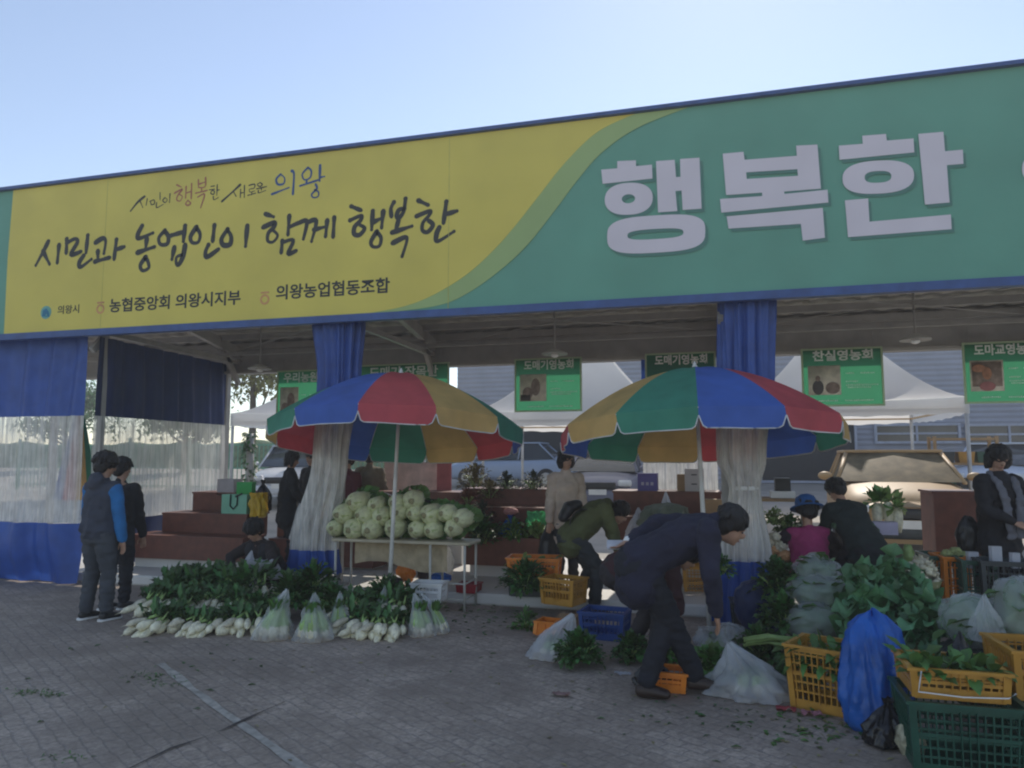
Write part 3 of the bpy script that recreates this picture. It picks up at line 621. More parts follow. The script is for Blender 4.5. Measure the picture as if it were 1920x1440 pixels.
for z in (.2,.8,1.55): b.box((-2,0,z),(14.4,.03,.04))
b.build('wire_panel',M_fen,f,smooth=False)
for i in range(7): b=MB(); b.box((-9+i*2.4,.06,.9),(.07,.07,1.8)); b.build('post',M_fen,f,smooth=False)
hd=MB()
def hm(u,v):
    x=-70+60*u; return (x,34+v*2.2,YZ(34)-.1+(1.5+.35*noise.noise(Vector((x*.6,v*3,0))))*math.sin(PI*v)**.6)
hd.grid(hm,260,12); hg=thing('hedge','clipped green hedge beyond the mesh fence at far left','hedge',(0,0,0)); hd.build('foliage',mat('hedge_green',(.10,.17,.06),.7,var=.5,scale=5,bump=1,bscale=9),hg)
p=W(468,850,13.2)
t=thing('vine_post','round post wrapped in leafy vine behind the left stand','post',(p.x,13.2,YZ(13.2)))
b=MB(); b.tube([(0,0,0),(.03,0,1.0),(0,0,2.0)],.08); b.build('pole',M_steel,t)
b=MB(); 
for i in range(200): a=rnd.uniform(0,6.28); z=rnd.uniform(.3,2.05); b.leaf((.07*math.cos(a),.07*math.sin(a),z),(math.cos(a),math.sin(a),rnd.uniform(-.6,.3)),rnd.uniform(.07,.16),.07,seg=2)
b.build('vine',M_leafd,t)
# cars
def wheel(b,x,y,r,w_=.2):
    pass
def car(name,label,loc,rot,col,H=1.45,kind='sedan',Lh=2.2,plate='12가 3456'):
    t=thing(name,label,'car',loc,rot,group='cars parked behind the shed'); paint=mat('car_paint_'+name+str(len(MATS)),col,.5,metal=.0,var=.03,coat=.0 if 'gold' in label else .4,spec=.25)
    hw=.87; k=H/1.45
    st=[(-Lh,.62,.74,.72),(-Lh+.05,.80,.86,.80),(-Lh+.35,.98,.93,.86),(-1.5,1.0,.93,hw),(-.8,.95,.92,hw),(0,.93,.92,hw),(.8,.92,.92,hw),(1.05,.90,.9,hw),(Lh-.6,.84,.8,.86),(Lh-.15,.76,.72,.80),(Lh,.60,.66,.70)]
    if kind=='suv': st=[(x,z*1.12,a,w_) for x,z,a,w_ in st]
    vs=[];fs=[];m=9
    for x,z,_,w_ in st:
        z*=k; lo=.22*k
        for yy,zz in ((-w_*.9,lo),(-w_,lo+.12),(-w_,z*.72),(-w_*.96,z*.93),(-w_*.5,z*1.0+.02),(w_*.5,z*1.0+.02),(w_*.96,z*.93),(w_,z*.72),(w_,lo+.12),(w_*.9,lo)): vs.append((x,yy,zz))
    m=10
    for i in range(len(st)-1):
        for j in range(m): q=(j+1)%m; fs.append((i*m+j,i*m+q,(i+1)*m+q,(i+1)*m+j))
    fs.append(tuple(range(m))); fs.append(tuple(range(len(st)*m-1,(len(st)-1)*m-1,-1)))
    b=MB(); b.add(vs,fs)
    o=b.build('body',paint,t); finish(o,sub=1)
    zb_=.90*k*(1.1 if kind=='suv' else 1); xr,xf=(-2.05 if kind=='suv' else -1.65),1.15; rr,rf_=(-1.85 if kind=='suv' else -1.05),.35; wb,wt=.80,.62
    b=MB(); ring=[(xr,-wb,zb_),(xf,-wb,zb_),(xf+.12,0,zb_),(xf,wb,zb_),(xr,wb,zb_),(xr-.08,0,zb_)]; top=[(rr,-wt,H-.06),(rf_,-wt,H-.06),(rf_+.08,0,H-.05),(rf_,wt,H-.06),(rr,wt,H-.06),(rr-.05,0,H-.05)]
    b.add(ring+top,[(i,(i+1)%6,6+(i+1)%6,6+i) for i in range(6)]+[(6,7,8,9,10,11)]); b.build('window',mat('brown_reflection_glass',(.17,.13,.075),.6,var=.35,spec=.05) if 'gold' in label else M_glass,t,auto=50)  # gold car: olive-brown windscreen reflection painted into the matte glass colour
    b=MB(); b.rbox(((rr+rf_)/2,0,H-.035),(rf_-rr+.16,wt*2+.10,.05),.12)
    for s_ in (-1,1):
        for (p,q) in (((xr,wb*s_,zb_-.02),(rr,wt*s_,H-.04)),((xf,wb*s_,zb_-.02),(rf_,wt*s_,H-.04)),(((xr+xf)/2-.15,wb*s_*1.01,zb_-.02),((rr+rf_)/2-.1,wt*s_*1.03,H-.04))): b.bar(p,q,.05,.035)
    b.build('roof',paint,t)
    for x in (-1.35,1.35):
        for s_ in (-1,1):
            b=MB(); Mx=Matrix.Rotation(PI/2,3,'X'); b.lathe([(.0,-.1),(.26,-.1),(.315,-.07),(.32,0),(.315,.07),(.26,.1),(0,.1)],(x,s_*.80,.32),22,M=Mx); wo=b.build('wheel',M_rubber,t,auto=40)
            b=MB(); b.lathe([(.0,-.02),(.17,-.025),(.19,0),(.17,.025),(.0,.02)],(x,s_*.90,.32),16,M=Mx); b.build('rim',mat('rim_metal',(.45,.46,.48),.3,metal=.9),wo,auto=40)
    for s_ in (-1,1):
        b=MB(); b.rbox((Lh-.09,s_*.60,.66*k),(.2,.30,.14),.05); b.build('headlight',mat('headlamp',(.7,.72,.75),.1),t)
        b=MB(); b.rbox((-Lh+.07,s_*.62,.80*k),(.16,.26,.14),.05); b.build('tail_light',mat('tail_lamp',(.35,.02,.02),.2),t)
        b=MB(); b.ell((.95,s_*.95,zb_+.08),(.09,.1,.07)); b.build('mirror',paint,t)
    b=MB(); b.rbox((Lh-.04,0,.60*k),(.12,.80,.16),.04); b.box((Lh+.0,0,.36*k),(.05,1.1,.1)); b.build('grille',M_black,t)
    for s_ in (-1,1):
        b=MB(); b.rbox((s_*(Lh-.03),0,.38*k),(.16,1.60,.22),.06); b.build('bumper',paint if kind!='suv' else M_kcr,t)
        pl=MB(); pl.box((s_*(Lh+.062),0,.47*k),(.012,.40,.12)); pl.build('number_plate',M_white,t,smooth=False)
    return t
def onyard(px,Y): p=W(px,850,Y); return (p.x,Y,YZ(Y))
car('parked_car','silver blue car seen side on behind the flowers between the parasols',onyard(962,24.5),PI,(.36,.44,.58),H=1.5)
car('parked_car','dark metallic car facing the shed with its bonnet in the sun',onyard(1138,19),-PI/2+R(3),(.16,.17,.24),H=1.48)
g=car('parked_car','gold brown off road car parked facing the back of the right stall',onyard(1668,14.1),-PI/2-R(5),(.50,.33,.17),H=1.62,kind='suv',Lh=2.1)
g.scale=(1,1.12,1.0)
car('parked_car','white car at far right behind the woman in the grey scarf',onyard(1875,22),-PI/2-R(25),(.62,.66,.74),H=1.5)
car('parked_car','white car half hidden behind the left bunched curtain',onyard(560,19),-PI/2+R(20),(.62,.64,.68),H=1.6)
b=MB(); c=thing('rack','wooden shelf rack of yellow and green crates behind the gold car','rack',onyard(1805,15.5))
for x in (-.5,.5):
    for y in (-.2,.2): b.box((x,y,.9),(.05,.05,1.8))
for z in (.3,.8,1.3,1.75): b.box((0,0,z),(1.0,.44,.04))
b.build('frame',M_card,c,smooth=False)
for i,z in enumerate((.45,.95,1.42)):
    for j,x in enumerate((-.3,.02,.32)):
        bb=MB(); bb.box((x,0,z),(.27,.34,.2),taper=.85); bb.build('crate',[M_ycr,M_gcr,M_kcr][(i+j)%3],c,smooth=False)
# ---------------------------------------------------------------- brown display stands on the slab
def stand(label,name,px0,px1,levels,cat='display stand',wm=None,group=None):
    # levels: (Y, y_px bottom, y_px top, px0, px1)
    Yf=levels[0][0]; a=W(px0,1000,Yf); e=W(px1,1000,Yf); t=thing(name,label,cat,((a.x+e.x)/2,Yf,FZ),group=group)
    for i,(Y,yb_,yt_,q0,q1) in enumerate(levels):
        xm=(q0+q1)/2; xa=W(q0,yt_,Y).x; xb=W(q1,yt_,Y).x; z1=W(xm,yt_,Y).z; z0=W(xm,yb_,Y).z; dep=levels[i+1][0]-Y+.04 if i<len(levels)-1 else .55
        ox,oy=t.location.x,t.location.y; cx=(xa+xb)/2-ox
        b=MB(); b.box((cx,Y-oy+.012,(z0+z1)/2-FZ),(xb-xa,.024,z1-z0)); b.box((cx,Y-oy+dep/2+.012,z1-FZ+.012),(xb-xa+.03,dep+.03,.024))
        for s_ in (-1,1): b.box((cx+s_*((xb-xa)/2-.013),Y-oy+dep/2+.02,(z0+z1)/2-FZ-.002),(.024,dep-.03,z1-z0-.006))
        b.build('step',wm or M_wood,t,smooth=False)
        if i==0 and z0-FZ>.02: b=MB(); b.box((cx,Y-oy+dep/2+.05,(z0-FZ)/2),(xb-xa-.08,dep-.05,z0-FZ-.004)); b.build('plinth',M_slab,t,smooth=False)
    return t
stand('brown stepped display stand of three levels in the left bay','stepped_stand',243,455,[(8.42,1050,1009,243,455),(8.85,1006,966,305,462),(9.3,962,926,362,440)])
stand('brown two level display stand behind the left bunched curtain','stepped_stand',500,720,[(9.0,1062,1016,505,700),(9.4,1014,975,520,700)])
stand('brown display bench running behind the cabbage table','display_bench',640,870,[(9.7,1000,925,640,868)])
stand('brown display bench carrying dried bundles and coloured bags','display_bench',870,1032,[(8.9,1062,1012,872,1032),(9.35,1010,955,872,1045),(9.8,955,920,868,1040)])
stand('brown display bench behind the bending people','display_bench',1148,1400,[(9.3,1040,974,1150,1400),(9.75,972,925,1150,1352)])
stand('brown upright panel bench beside the woman in the grey scarf','display_bench',1748,1835,[(8.7,1062,926,1750,1838)])
# ---------------------------------------------------------------- parasols
UC={'R':mat('parasol_red',(.66,.10,.12),.6,var=.16,scale=3,trans=.38),'B':mat('parasol_blue',(.07,.17,.60),.6,var=.16,scale=3,trans=.38),'Y':mat('parasol_yellow',(.72,.48,.17),.6,var=.16,scale=3,trans=.38),'G':mat('parasol_green',(.06,.33,.22),.6,var=.16,scale=3,trans=.38)}
M_pip=mat('parasol_piping',(.62,.62,.60),.6); M_pole=mat('parasol_pole',(.66,.65,.60),.35)
def parasol(label,base,Rad,zrim,zap,tilt,tiltdir,phi0,seq,polebot=0.0):
    t=thing('parasol',label,'parasol',base,0,'striped parasols over the stalls')
    ax=Vector((math.cos(tiltdir),math.sin(tiltdir),0)); Q=Matrix.Rotation(tilt,3,Vector((-ax.y,ax.x,0))) # leans towards tiltdir
    top=Vector((0,0,0)); hub=Q@Vector((0,0,zap)); 
    def T(p): return Q@Vector(p)
    b=MB(); b.tube([T((0,0,polebot)),T((0,0,zap*.45)),T((0,0,zap+.03))],[.022,.022,.016],12); b.build('pole',M_pole,t)
    b=MB(); b.lathe([(.03,-.02),(.035,0),(.02,.04),(.008,.07),(.0,.08)],hub,12,M=Q); b.build('finial',M_pole,t)
    b=MB(); b.lathe([(.022,-.05),(.05,-.04),(.05,.0),(.022,.01)],T((0,0,zap-.35)),12,M=Q); b.build('runner',M_pole,t)
    n=12; h=zap-zrim
    def surf(r,a,inpan=0):   # canopy profile
        z=zrim+h*(1-(r/Rad)**1.75)
        return z
    val=.18
    for k in range(n):
        a0=phi0+(k-.5)*2*PI/n; c=seq[k%n]; da=2*PI/n; b=MB(); nu=10; nv=12
        def f(u,v):
            r=Rad*(.012+.988*v); al=a0+da*u
            # chord-straight panels with slight sag between ribs
            rr=r*math.cos(da/2)/math.cos((u-.5)*da)
            z=surf(r,al)+ .03*math.sin(PI*u)*0 -.028*math.sin(PI*u)*v*(1-v)*2
            return T((rr*math.cos(al),rr*math.sin(al),z))
        b.grid(f,nu,nv)
        def g(u,v):
            al=a0+da*(.5+(u-.5)*(1-.0*v)); e=min(u,1-u); cut=min(1,e/.10); drop=val*(1-(1-v*1.0)*0)*v; lim=val*(.42+.58*math.sqrt(max(0,1-(1-cut)**2)))
            d=min(drop*1.0, lim) if True else drop
            rr=Rad*math.cos(da/2)/math.cos((u-.5)*da)*(1+.012*v*math.sin(u*7+k))
            return T((rr*math.cos(al),rr*math.sin(al),surf(Rad,al)-v*lim*(.98)))
        b2=MB(); b.grid(g,24,4)
        o=b.build('canopy_panel',UC[c],t)
        b=MB(); b.tube([Vector(g(i/24,1.0)) for i in range(25)],.006,5); b.build('piping',M_pip,o)
        al=a0; b=MB(); b.tube([T((r*math.cos(al),r*math.sin(al),surf(r,al)-.012)) for r in (0.03,Rad*.3,Rad*.6,Rad*.85,Rad)],.005,5); b.tube([T((0.05*math.cos(al),.05*math.sin(al),zap-.36)),T((Rad*.5*math.cos(al),Rad*.5*math.sin(al),surf(Rad*.5,al)-.015))],.004,5); b.build('rib',M_pole,t)
    return t
sq1={k:c for k,c in zip(range(-3,9),'YGBRYGBRYGBR')}
p=G(728,1150); 
parasol('striped parasol over the cabbage table with a red panel facing forward',p,1.36,1.90,2.52,R(8.5),R(100),R(-66),[sq1[k if k<=8 else k-12] for k in range(12)])
p=G(1331,1188)
sq2='BRYGBRYGBRYG'
parasol('striped parasol on the right with green and blue panels facing forward',p,1.33,1.86,2.46,R(6.5),R(108),-PI/2+R(15)+R(2),list(sq2))
# closed parasol at the left
p=W(140,950,8.9); t=thing('folded_parasol','folded striped parasol standing behind the clear vinyl at left','parasol',(p.x,8.9,FZ))
b=MB(); b.tube([(0,0,0),(0,0,2.15)],.02,10); b.build('pole',M_pole,t)
for k,c in enumerate('GBRYGBRY'):
    b=MB()
    def f(u,v,k=k):
        a=(k+u)*2*PI/8; r=(.03+.19*(1-v)**.8)*(1+.35*math.sin(PI*u)); return (r*math.cos(a),r*math.sin(a),.85+1.28*v)
    b.grid(f,6,10); b.build('canopy_panel',UC[c],t)
# ---------------------------------------------------------------- cabbage table
TY=7.42; zt_=W(750,1014,TY).z; xa=W(618,1014,TY).x; xb=W(880,1014,TY).x
t=thing('trestle_table','long low table with a pale edge holding the pile of cabbages','table',((xa+xb)/2,TY+.21,0)); hw=(xb-xa)/2; zz=zt_
b=MB(); b.rbox((0,0,zz-.015),(hw*2,.42,.03),.05); b.build('tabletop',mat('table_tan',(.48,.42,.30),.5,var=.15),t,smooth=False)
M_alu=mat('pale_metal_leg',(.5,.49,.44),.4)
for x in (-hw+.06,hw-.06,hw*.45):
    for y in (-.18,.18): b=MB(); b.tube([(x,y,.0),(x,y,zz-.03)],.014,8); b.build('leg',M_alu,t)
b=MB(); 
for x0_,x1_ in ((hw*.45,hw-.06),): 
    for z in (.12,.28): b.tube([(x0_,-.18,z),(x1_,-.18,z)],.01); b.tube([(x1_,-.18,z),(x1_,.18,z)],.01)
b.build('brace',M_alu,t)
b=MB()
def bf(u,v):
    x=-hw*.72+u*hw*1.35; return (x,-.05+.015*math.sin(x*22)+.01*noise.noise(Vector((x*9,v*3,0))),zz-.035-v*(.26+.05*math.sin(x*5)))
b.grid(bf,60,10); o=b.build('hanging_blanket',M_cloth,None); tag(o,'tan blanket hanging below the cabbage table','blanket',loc=t.location)
M_cab=mat('cabbage_pale',(.46,.52,.21),.45,var=.22,scale=18,island=.2,trans=.15,bump=.3); M_cabw=mat('cabbage_white_rib',(.64,.66,.40),.4,var=.15,scale=20,island=.1); M_cabg=mat('cabbage_outer_green',(.14,.27,.08),.5,var=.3,scale=10,island=.3,trans=.2); M_core=mat('cabbage_core_cut',(.30,.27,.14),.7,var=.3,scale=40)
def cabbage(seed):
    r=random.Random(seed); t=thing('napa_cabbage','-','cabbage',(0,0,0),group='napa cabbages piled on the trestle table'); Mx=Matrix.Rotation(PI/2,3,'X')
    b=MB()
    b.lathe([(.0,.145),(.035,.14),(.070,.115),(.095,.06),(.104,-.02),(.100,-.12),(.085,-.2),(.05,-.27),(.0,-.3)],n=30,M=Mx,fold=lambda q,z,rr:1+.07*math.sin(q*7+z*8+seed)+.04*math.sin(q*13)); 
    b.build('head',[M_cab,mat('cabbage_pale_b',(.44,.52,.22),.45,var=.25,scale=18,bump=.3),mat('cabbage_pale_c',(.58,.58,.34),.45,var=.25,scale=18,bump=.3),M_cab][seed],t)
    b=MB()
    for k in range(9):
        a=k*2*PI/9*1.0+r.uniform(-.15,.15); w0=r.uniform(.028,.036); lay=.004*(k%3)+r.uniform(0,.008)
        def f(u,v):
            L=.30*v; s=(u-.5)*2; prof=.030+.082*math.sin(min(1,v*2.1)*PI/2)**.8 if v<.48 else .112-.01*(v-.48)
            rad=prof+lay-.012*abs(s)**2; wd=(w0*.55+.055*math.sin(min(1,v*1.6)*PI/2)); an=a+s*wd/max(.03,rad)
            return Vector((rad*math.cos(an),-.150+L,rad*math.sin(an)))
        b.grid(f,4,8,mi=0)
    for k in range(16):
        a=k*2*PI/16+r.uniform(-.2,.2)
        b.leaf((.105*math.cos(a),.06+r.uniform(0,.05),.105*math.sin(a)),(math.cos(a)*.35,1,math.sin(a)*.35),r.uniform(.12,.2),.1,.1,mi=1,up=Vector((math.cos(a),0,math.sin(a))),wav=.2)
    b.build('outer_leaves',[M_cabw,M_cabg],t)
    b=MB(); b.lathe([(0,.158),(.02,.158),(.030,.150),(.034,.14)],n=14,M=Mx,fold=lambda q,z,rr:1+.15*math.sin(q*3+seed)); b.build('cut_core',M_core,t)
    return t
cabs=[cabbage(s) for s in range(4)]
cpos=[(628,990,0),(664,992,0),(698,992,0),(740,990,0),(782,992,0),(812,994,0),(850,990,0),(645,963,1),(684,966,1),(716,968,1),(748,960,1),(778,962,1),(808,964,1),(838,962,1),(866,972,1),(670,941,2),(706,947,2),(745,942,2),(775,938,2)]
side=['at the left end','second from the left','third from the left','just left of the parasol pole','just right of the parasol pole','second from the right','at the right end','at the right end, leafy']
used=set()
for i,(px,py,rw) in enumerate(cpos):
    p=W(px,py,TY+.13+.035*rw); src=cabs[i%4]
    rowi=[k for k,c in enumerate(cpos) if c[2]==rw]; j=rowi.index(i); n=len(rowi)
    order=['leftmost','second from the left','third from the left','fourth from the left','fifth from the left','sixth from the left','seventh from the left','eighth from the left']
    lab='pale green napa cabbage %s in the %s row of the pile'%(order[j] if j<n-1 else 'rightmost',['bottom','middle','top'][rw])
    rot=(rnd.uniform(-.08,.08),rnd.uniform(-3,3),rnd.uniform(-.25,.25)); sc_=rnd.uniform(.76,.98)
    if src.name in used: o=dup(src,p,rot,lab,scale=sc_)
    else: o=src; used.add(src.name); o.location=p; o.rotation_euler=rot; o.scale=(sc_,)*3; o['label']=lab
# cover sheet, bowl
p=W(712,930,TY+.35); b=MB()
def cf(u,v): x=-.35+.7*u; return (x,-.02+.3*v,.06-.22*abs(u-.38)**1.3-.04*v+.012*noise.noise(Vector((x*8,v*4,1))))
b.grid(cf,20,8); tag(b.build('plastic_sheet',M_bagw,None),'thin white plastic sheet laid over the top of the cabbages','plastic sheet',loc=p)
p=W(812,938,TY+.4); b=MB(); b.lathe([(0,-.05),(.06,-.05),(.11,.0),(.115,.01),(.10,.005),(.05,-.035),(0,-.035)],n=20); t=b.build('bowl',M_black); tag(t,'black plastic bowl resting on the cabbage pile','bowl',loc=p)
# ---------------------------------------------------------------- people
def ik(a,b_,l1,l2,hint):
    a=Vector(a);b_=Vector(b_); d=b_-a; L=min(d.length,(l1+l2)*.999); dn=d.normalized(); x=(l1*l1-l2*l2+L*L)/(2*L); h=math.sqrt(max(0,l1*l1-x*x))
    hv=Vector(hint)-dn*Vector(hint).dot(dn); 
    if hv.length<1e-4: hv=Vector((1,0,0))
    return a+dn*x+hv.normalized()*h, a+dn*L
def cloth(name,c,**k): return mat(name,c,.85,var=.18,scale=7,bump=.25,bscale=90,**k)
def person(label,loc,face,H=1.62,pel=(0,0,.90),chest=(0,.02,1.24),head=None,look=(0,1,-.1),hands=(((-.26,.08,.80),(-1,-.6,0)),((.26,.08,.80),(1,-.6,0))),feet=((-.1,0),(.1,.03)),
           top='grey',topc=(.1,.1,.1),botc=(.05,.05,.06),hairc=None,hair='short',coat=0.0,shoe=(.03,.03,.03),sleeve=None,sleevec=None,bulk=1.0,knee=(0,1,.1),wide=1.0,hip=1.0,vox=.011,toes=(0,1),hood=False,sole=False,footz=(0,0),group=None,headup=.30,hat=None,shortc=False):
    k=H/1.65; t=thing('person',label,'person',loc,face,group); V=lambda p: Vector(p)*k
    pel=V(pel); chest=V(chest); up=(chest-pel).normalized(); side=Vector((1,0,0)); fw=side.cross(up)*-1
    fw=up.cross(side)*-1 if False else side.cross(up)*-1
    fw=Vector((0,1,0))-up*up.y; fw=fw.normalized() if fw.length>.15 else Vector((0,0,-1))
    if up.y>.75: fw=(Vector((0,0,-1))+up*up.z).normalized()
    sh=[chest+side*s*.165*k*wide+up*.085*k for s in (-1,1)]; hp=[pel+side*s*.085*k for s in (-1,1)]
    neck=chest+up*.15*k; hd=V(head) if head else neck+(up*.7+Vector((0,0,1))*.3).normalized()*.165*k+fw*.02*k
    look=Vector(look).normalized(); hu=(hd-neck).normalized(); hs=look.cross(hu)
    hs=hs.normalized() if hs.length>.1 else side; hu=hs.cross(look)
    HM=Matrix((hs,look,hu)).transposed()
    arms=[];legs=[]
    for i in (0,1):
        tg,hint=hands[i]; arms.append(ik(sh[i],V(tg),.285*k,.25*k,hint))
    for i in (0,1):
        fx,fy=feet[i]; ank=Vector((fx*k,fy*k,.085*k+footz[i])); legs.append(ik(hp[i],ank,.42*k,.40*k,knee))
    # body: one continuous skin-coloured figure
    b=MB()
    b.loft([pel-up*.02*k,pel+up*.1*k,pel.lerp(chest,.55),chest,chest+up*.10*k],[(.155*k,.105*k),(.135*k,.095*k),(.13*k,.09*k),(.155*k,.10*k),(.11*k,.075*k)],side)
    b.loft([sh[0],sh[1]],[.05*k,.05*k],up); b.loft([neck-up*.06*k,hd-hu*.06*k],[.052*k,.048*k],hs)
    h=lambda x,y,z: hd+HM@(Vector((x,y,z))*k)
    b.ell(h(0,-.012,.025),(.073*k,.088*k,.085*k),HM,18,12); b.ell(h(0,.012,-.035),(.056*k,.068*k,.078*k),HM,16,10)
    b.ell(h(0,.086,-.022),(.014*k,.022*k,.024*k),HM,8,6); b.ell(h(0,.066,-.065),(.024*k,.018*k,.012*k),HM,8,6); b.ell(h(0,.055,-.095),(.022*k,.02*k,.016*k),HM,8,6)
    for s in (-1,1): b.ell(h(s*.074,-.01,-.015),(.010*k,.020*k,.032*k),HM,8,6); b.ell(h(s*.03,.07,.012),(.022*k,.014*k,.009*k),HM,8,6)
    for i in (0,1):
        s=(-1,1)[i]; el,wr=arms[i]; b.loft([sh[i],sh[i].lerp(el,.5),el],[.047*k,.043*k,.036*k],up); b.loft([el,el.lerp(wr,.35),wr],[.037*k,.036*k,.024*k],up)
        kn,an=legs[i]; b.loft([hp[i],hp[i].lerp(kn,.5),kn],[.082*k,.072*k,.053*k],side); b.loft([kn,kn.lerp(an,.35),an],[.053*k,.052*k,.034*k],side)
        tx,ty=toes; f=Vector((tx,ty,0)).normalized(); b.loft([an+Vector((0,0,-.035*k))-f*.03*k,an+f*.12*k+Vector((0,0,-.055*k))],[(.036*k,.03*k),(.04*k,.022*k)],Vector((-f.y,f.x,0)))
        # hand
        d=(wr-el).normalized(); a_,c_=frame(d,side if abs(d.x)<.8 else Vector((0,1,0))); pn=c_; ps=a_*s
        b.loft([wr,wr+d*.04*k,wr+d*.085*k],[(.024*k,.016*k),(.038*k,.016*k),(.038*k,.013*k)],ps)
        for q,L in ((-.029,.062),(-.010,.072),(.010,.068),(.028,.054)):
            o=wr+d*.085*k+ps*q*k; b.loft([o-d*.01*k,o+d*L*.45*k+pn*.006*k,o+d*L*.8*k+pn*.022*k],[.0088*k,.0082*k,.0068*k],ps,8)
        o=wr+d*.03*k-ps*.034*k; b.loft([o,o+(d*.7-ps*.7)*.035*k,o+(d*.95-ps*.45)*.068*k+pn*.008*k],[.0115*k,.010*k,.008*k],ps,8)
    bo=b.build('body',M_skin,t); finish(bo,voxel=.0078*k,smooth=3)
    for s in (-1,1):
        b=MB(); b.ell(h(s*.030,.0715,-.004),(.0125*k,.006*k,.006*k),HM,8,6); b.build('eye',M_black,bo)
        b=MB(); b.loft([h(s*.014,.079,.020),h(s*.045,.068,.022)],[.0035*k,.0028*k],hu,6); b.build('eyebrow',M_hair,bo)
    b=MB(); b.loft([h(-.018,.0795,-.064),h(0,.084,-.065),h(.018,.0795,-.064)],[.0035*k,.005*k,.0035*k],hu,6); b.build('lips',mat('lips',(.30,.10,.08),.5),bo)
    # trousers
    tc=cloth('trousers_%d'%len(MATS),botc); g=.018*k*bulk
    b=MB(); b.loft([pel-up*.05*k,pel+up*.09*k],[(.165*k*hip,.125*k*hip),(.145*k*hip,.11*k*hip)],side)
    for i in (0,1):
        kn,an=legs[i]; b.loft([hp[i]+Vector((0,0,0)),hp[i].lerp(kn,.5),kn],[.098*k*hip,.086*k+g*.4,.064*k+g*.4],side)
        if not shortc: b.loft([kn,kn.lerp(an,.45),an.lerp(kn,.06)],[.064*k+g*.4,.060*k+g*.3,.055*k+g*.3],side)
    o=b.build('trousers',tc,t); finish(o,voxel=vox,smooth=5,disp=(.014,8,(1,1,1.8)))
    # shoes
    for i in (0,1):
        kn,an=legs[i]; tx,ty=toes; f=Vector((tx,ty,0)).normalized(); ps=Vector((-f.y,f.x,0)); z=-.075*k
        b=MB(); b.loft([an-f*.035*k+Vector((0,0,-.035*k)),an+f*.04*k+Vector((0,0,-.04*k)),an+f*.13*k+Vector((0,0,-.055*k))],[(.042*k,.045*k),(.045*k,.042*k),(.046*k,.028*k)],ps)
        o=b.build('shoe',mat('shoe_%.2f_%.2f'%(shoe[0],shoe[1]),shoe,.5),t); finish(o,voxel=.01,smooth=2)
        if sole: b=MB(); b.rbox((0,0,0),(.085*k,.25*k,.02),.035*k,math.atan2(-f.x,f.y)); b.build('sole',M_white,o).location=an+f*.045*k+Vector((0,0,-.076*k))
    # top garment
    tm=cloth('top_%d'%len(MATS),topc); g=.022*k*bulk; sm=cloth('sleeve_%d'%len(MATS),sleevec) if sleevec else None
    b=MB(); bs=MB() if sm else b
    b.loft([pel-up*.01*k,pel.lerp(chest,.3),pel.lerp(chest,.65),chest,chest+up*.085*k],[(.165*k*hip+g*.5,.12*k*hip+g*.6),(.15*k+g,.11*k+g),(.152*k+g,.108*k+g),(.17*k+g*.8,.112*k+g*.8),(.13*k+g*.5,.085*k+g*.5)],side)
    b.loft([sh[0]+side*.0,sh[1]],[.062*k+g*.3,.062*k+g*.3],up)
    b.loft([neck-up*.05*k,neck+up*.015*k],[.066*k,.060*k],hs)
    if hood: b.ell(neck-fw*.09*k+up*.0,(.105*k,.06*k,.09*k))
    if coat: b.loft([pel+up*.05*k,pel-Vector((0,0,coat*.55*k)),pel-Vector((0,0,coat*k))+fw*.0],[(.18*k,.14*k),(.20*k,.15*k),(.215*k,.16*k)],side)
    for i in (0,1):
        el,wr=arms[i]; bs.loft([sh[i],sh[i].lerp(el,.5),el],[.062*k+g*.35,.056*k+g*.35,.050*k+g*.3],up); bs.loft([el,el.lerp(wr,.5),wr.lerp(el,.04)],[.050*k+g*.3,.044*k+g*.3,.038*k+g*.2],up)
    o=b.build(top,tm,t); finish(o,voxel=vox,smooth=5,disp=(.016,7,(1,1,1.3)))
    if sm: o2=bs.build('sleeves',sm,t); finish(o2,voxel=vox,smooth=4,disp=(.010,8))
    # hair
    hm_=M_hair if not hairc else mat('hair_%.2f'%hairc[0],hairc,.5,var=.4,scale=80,bump=.6,bscale=180)
    b=MB(); q={'short':1.05,'bob':1.07}.get(hair,1.2)
    b.ell(h(0,-.016,.048),(.090*k*q,.098*k*q,.086*k*q),HM,18,12)
    for z_ in range(26):
        a_=rnd.uniform(0,6.28); e_=rnd.uniform(-.1,1.3); pp=Vector((math.cos(a_)*math.cos(e_)*.088,-.02+math.sin(a_)*math.cos(e_)*.092,.045+math.sin(e_)*.082))*q
        if pp.y>.05 and pp.z<.07: continue
        dd=Vector((pp.x*.6,pp.y*.3+.02,-.06)); b.loft([h(*pp),h(*(pp+dd*.5))],[.016*k,.008*k],hs,6)
    b.ell(h(0,-.055,-.015),(.080*k*q,.062*k*q,.085*k),HM,16,10)
    for s in (-1,1): b.ell(h(s*.064,-.02,.01),(.026*k*q,.055*k,.055*k),HM,10,8)
    b.loft([h(-.052,.045,.066),h(0,.062,.072),h(.052,.045,.066)],[.024*k,.026*k,.024*k],hu,10)
    if hair=='bob':
        for s in (-1,1): b.loft([h(s*.078,-.02,.02),h(s*.085,-.01,-.05),h(s*.078,.0,-.10)],[(.03*k,.05*k),(.028*k,.05*k),(.018*k,.035*k)],look)
        b.loft([h(0,-.07,0),h(0,-.075,-.10)],[(.08*k,.045*k),(.07*k,.03*k)],hs)
    if hair=='perm':
        for z in range(46):
            a=rnd.uniform(0,6.28); e=rnd.uniform(-.25,1.4); p=Vector((math.cos(a)*math.cos(e)*.10,-.03+math.sin(a)*math.cos(e)*.10,.03+math.sin(e)*.10))
            if p.y>.045 and p.z<.06: continue
            b.ell(h(*p),(.024*k,)*3,None,8,6)
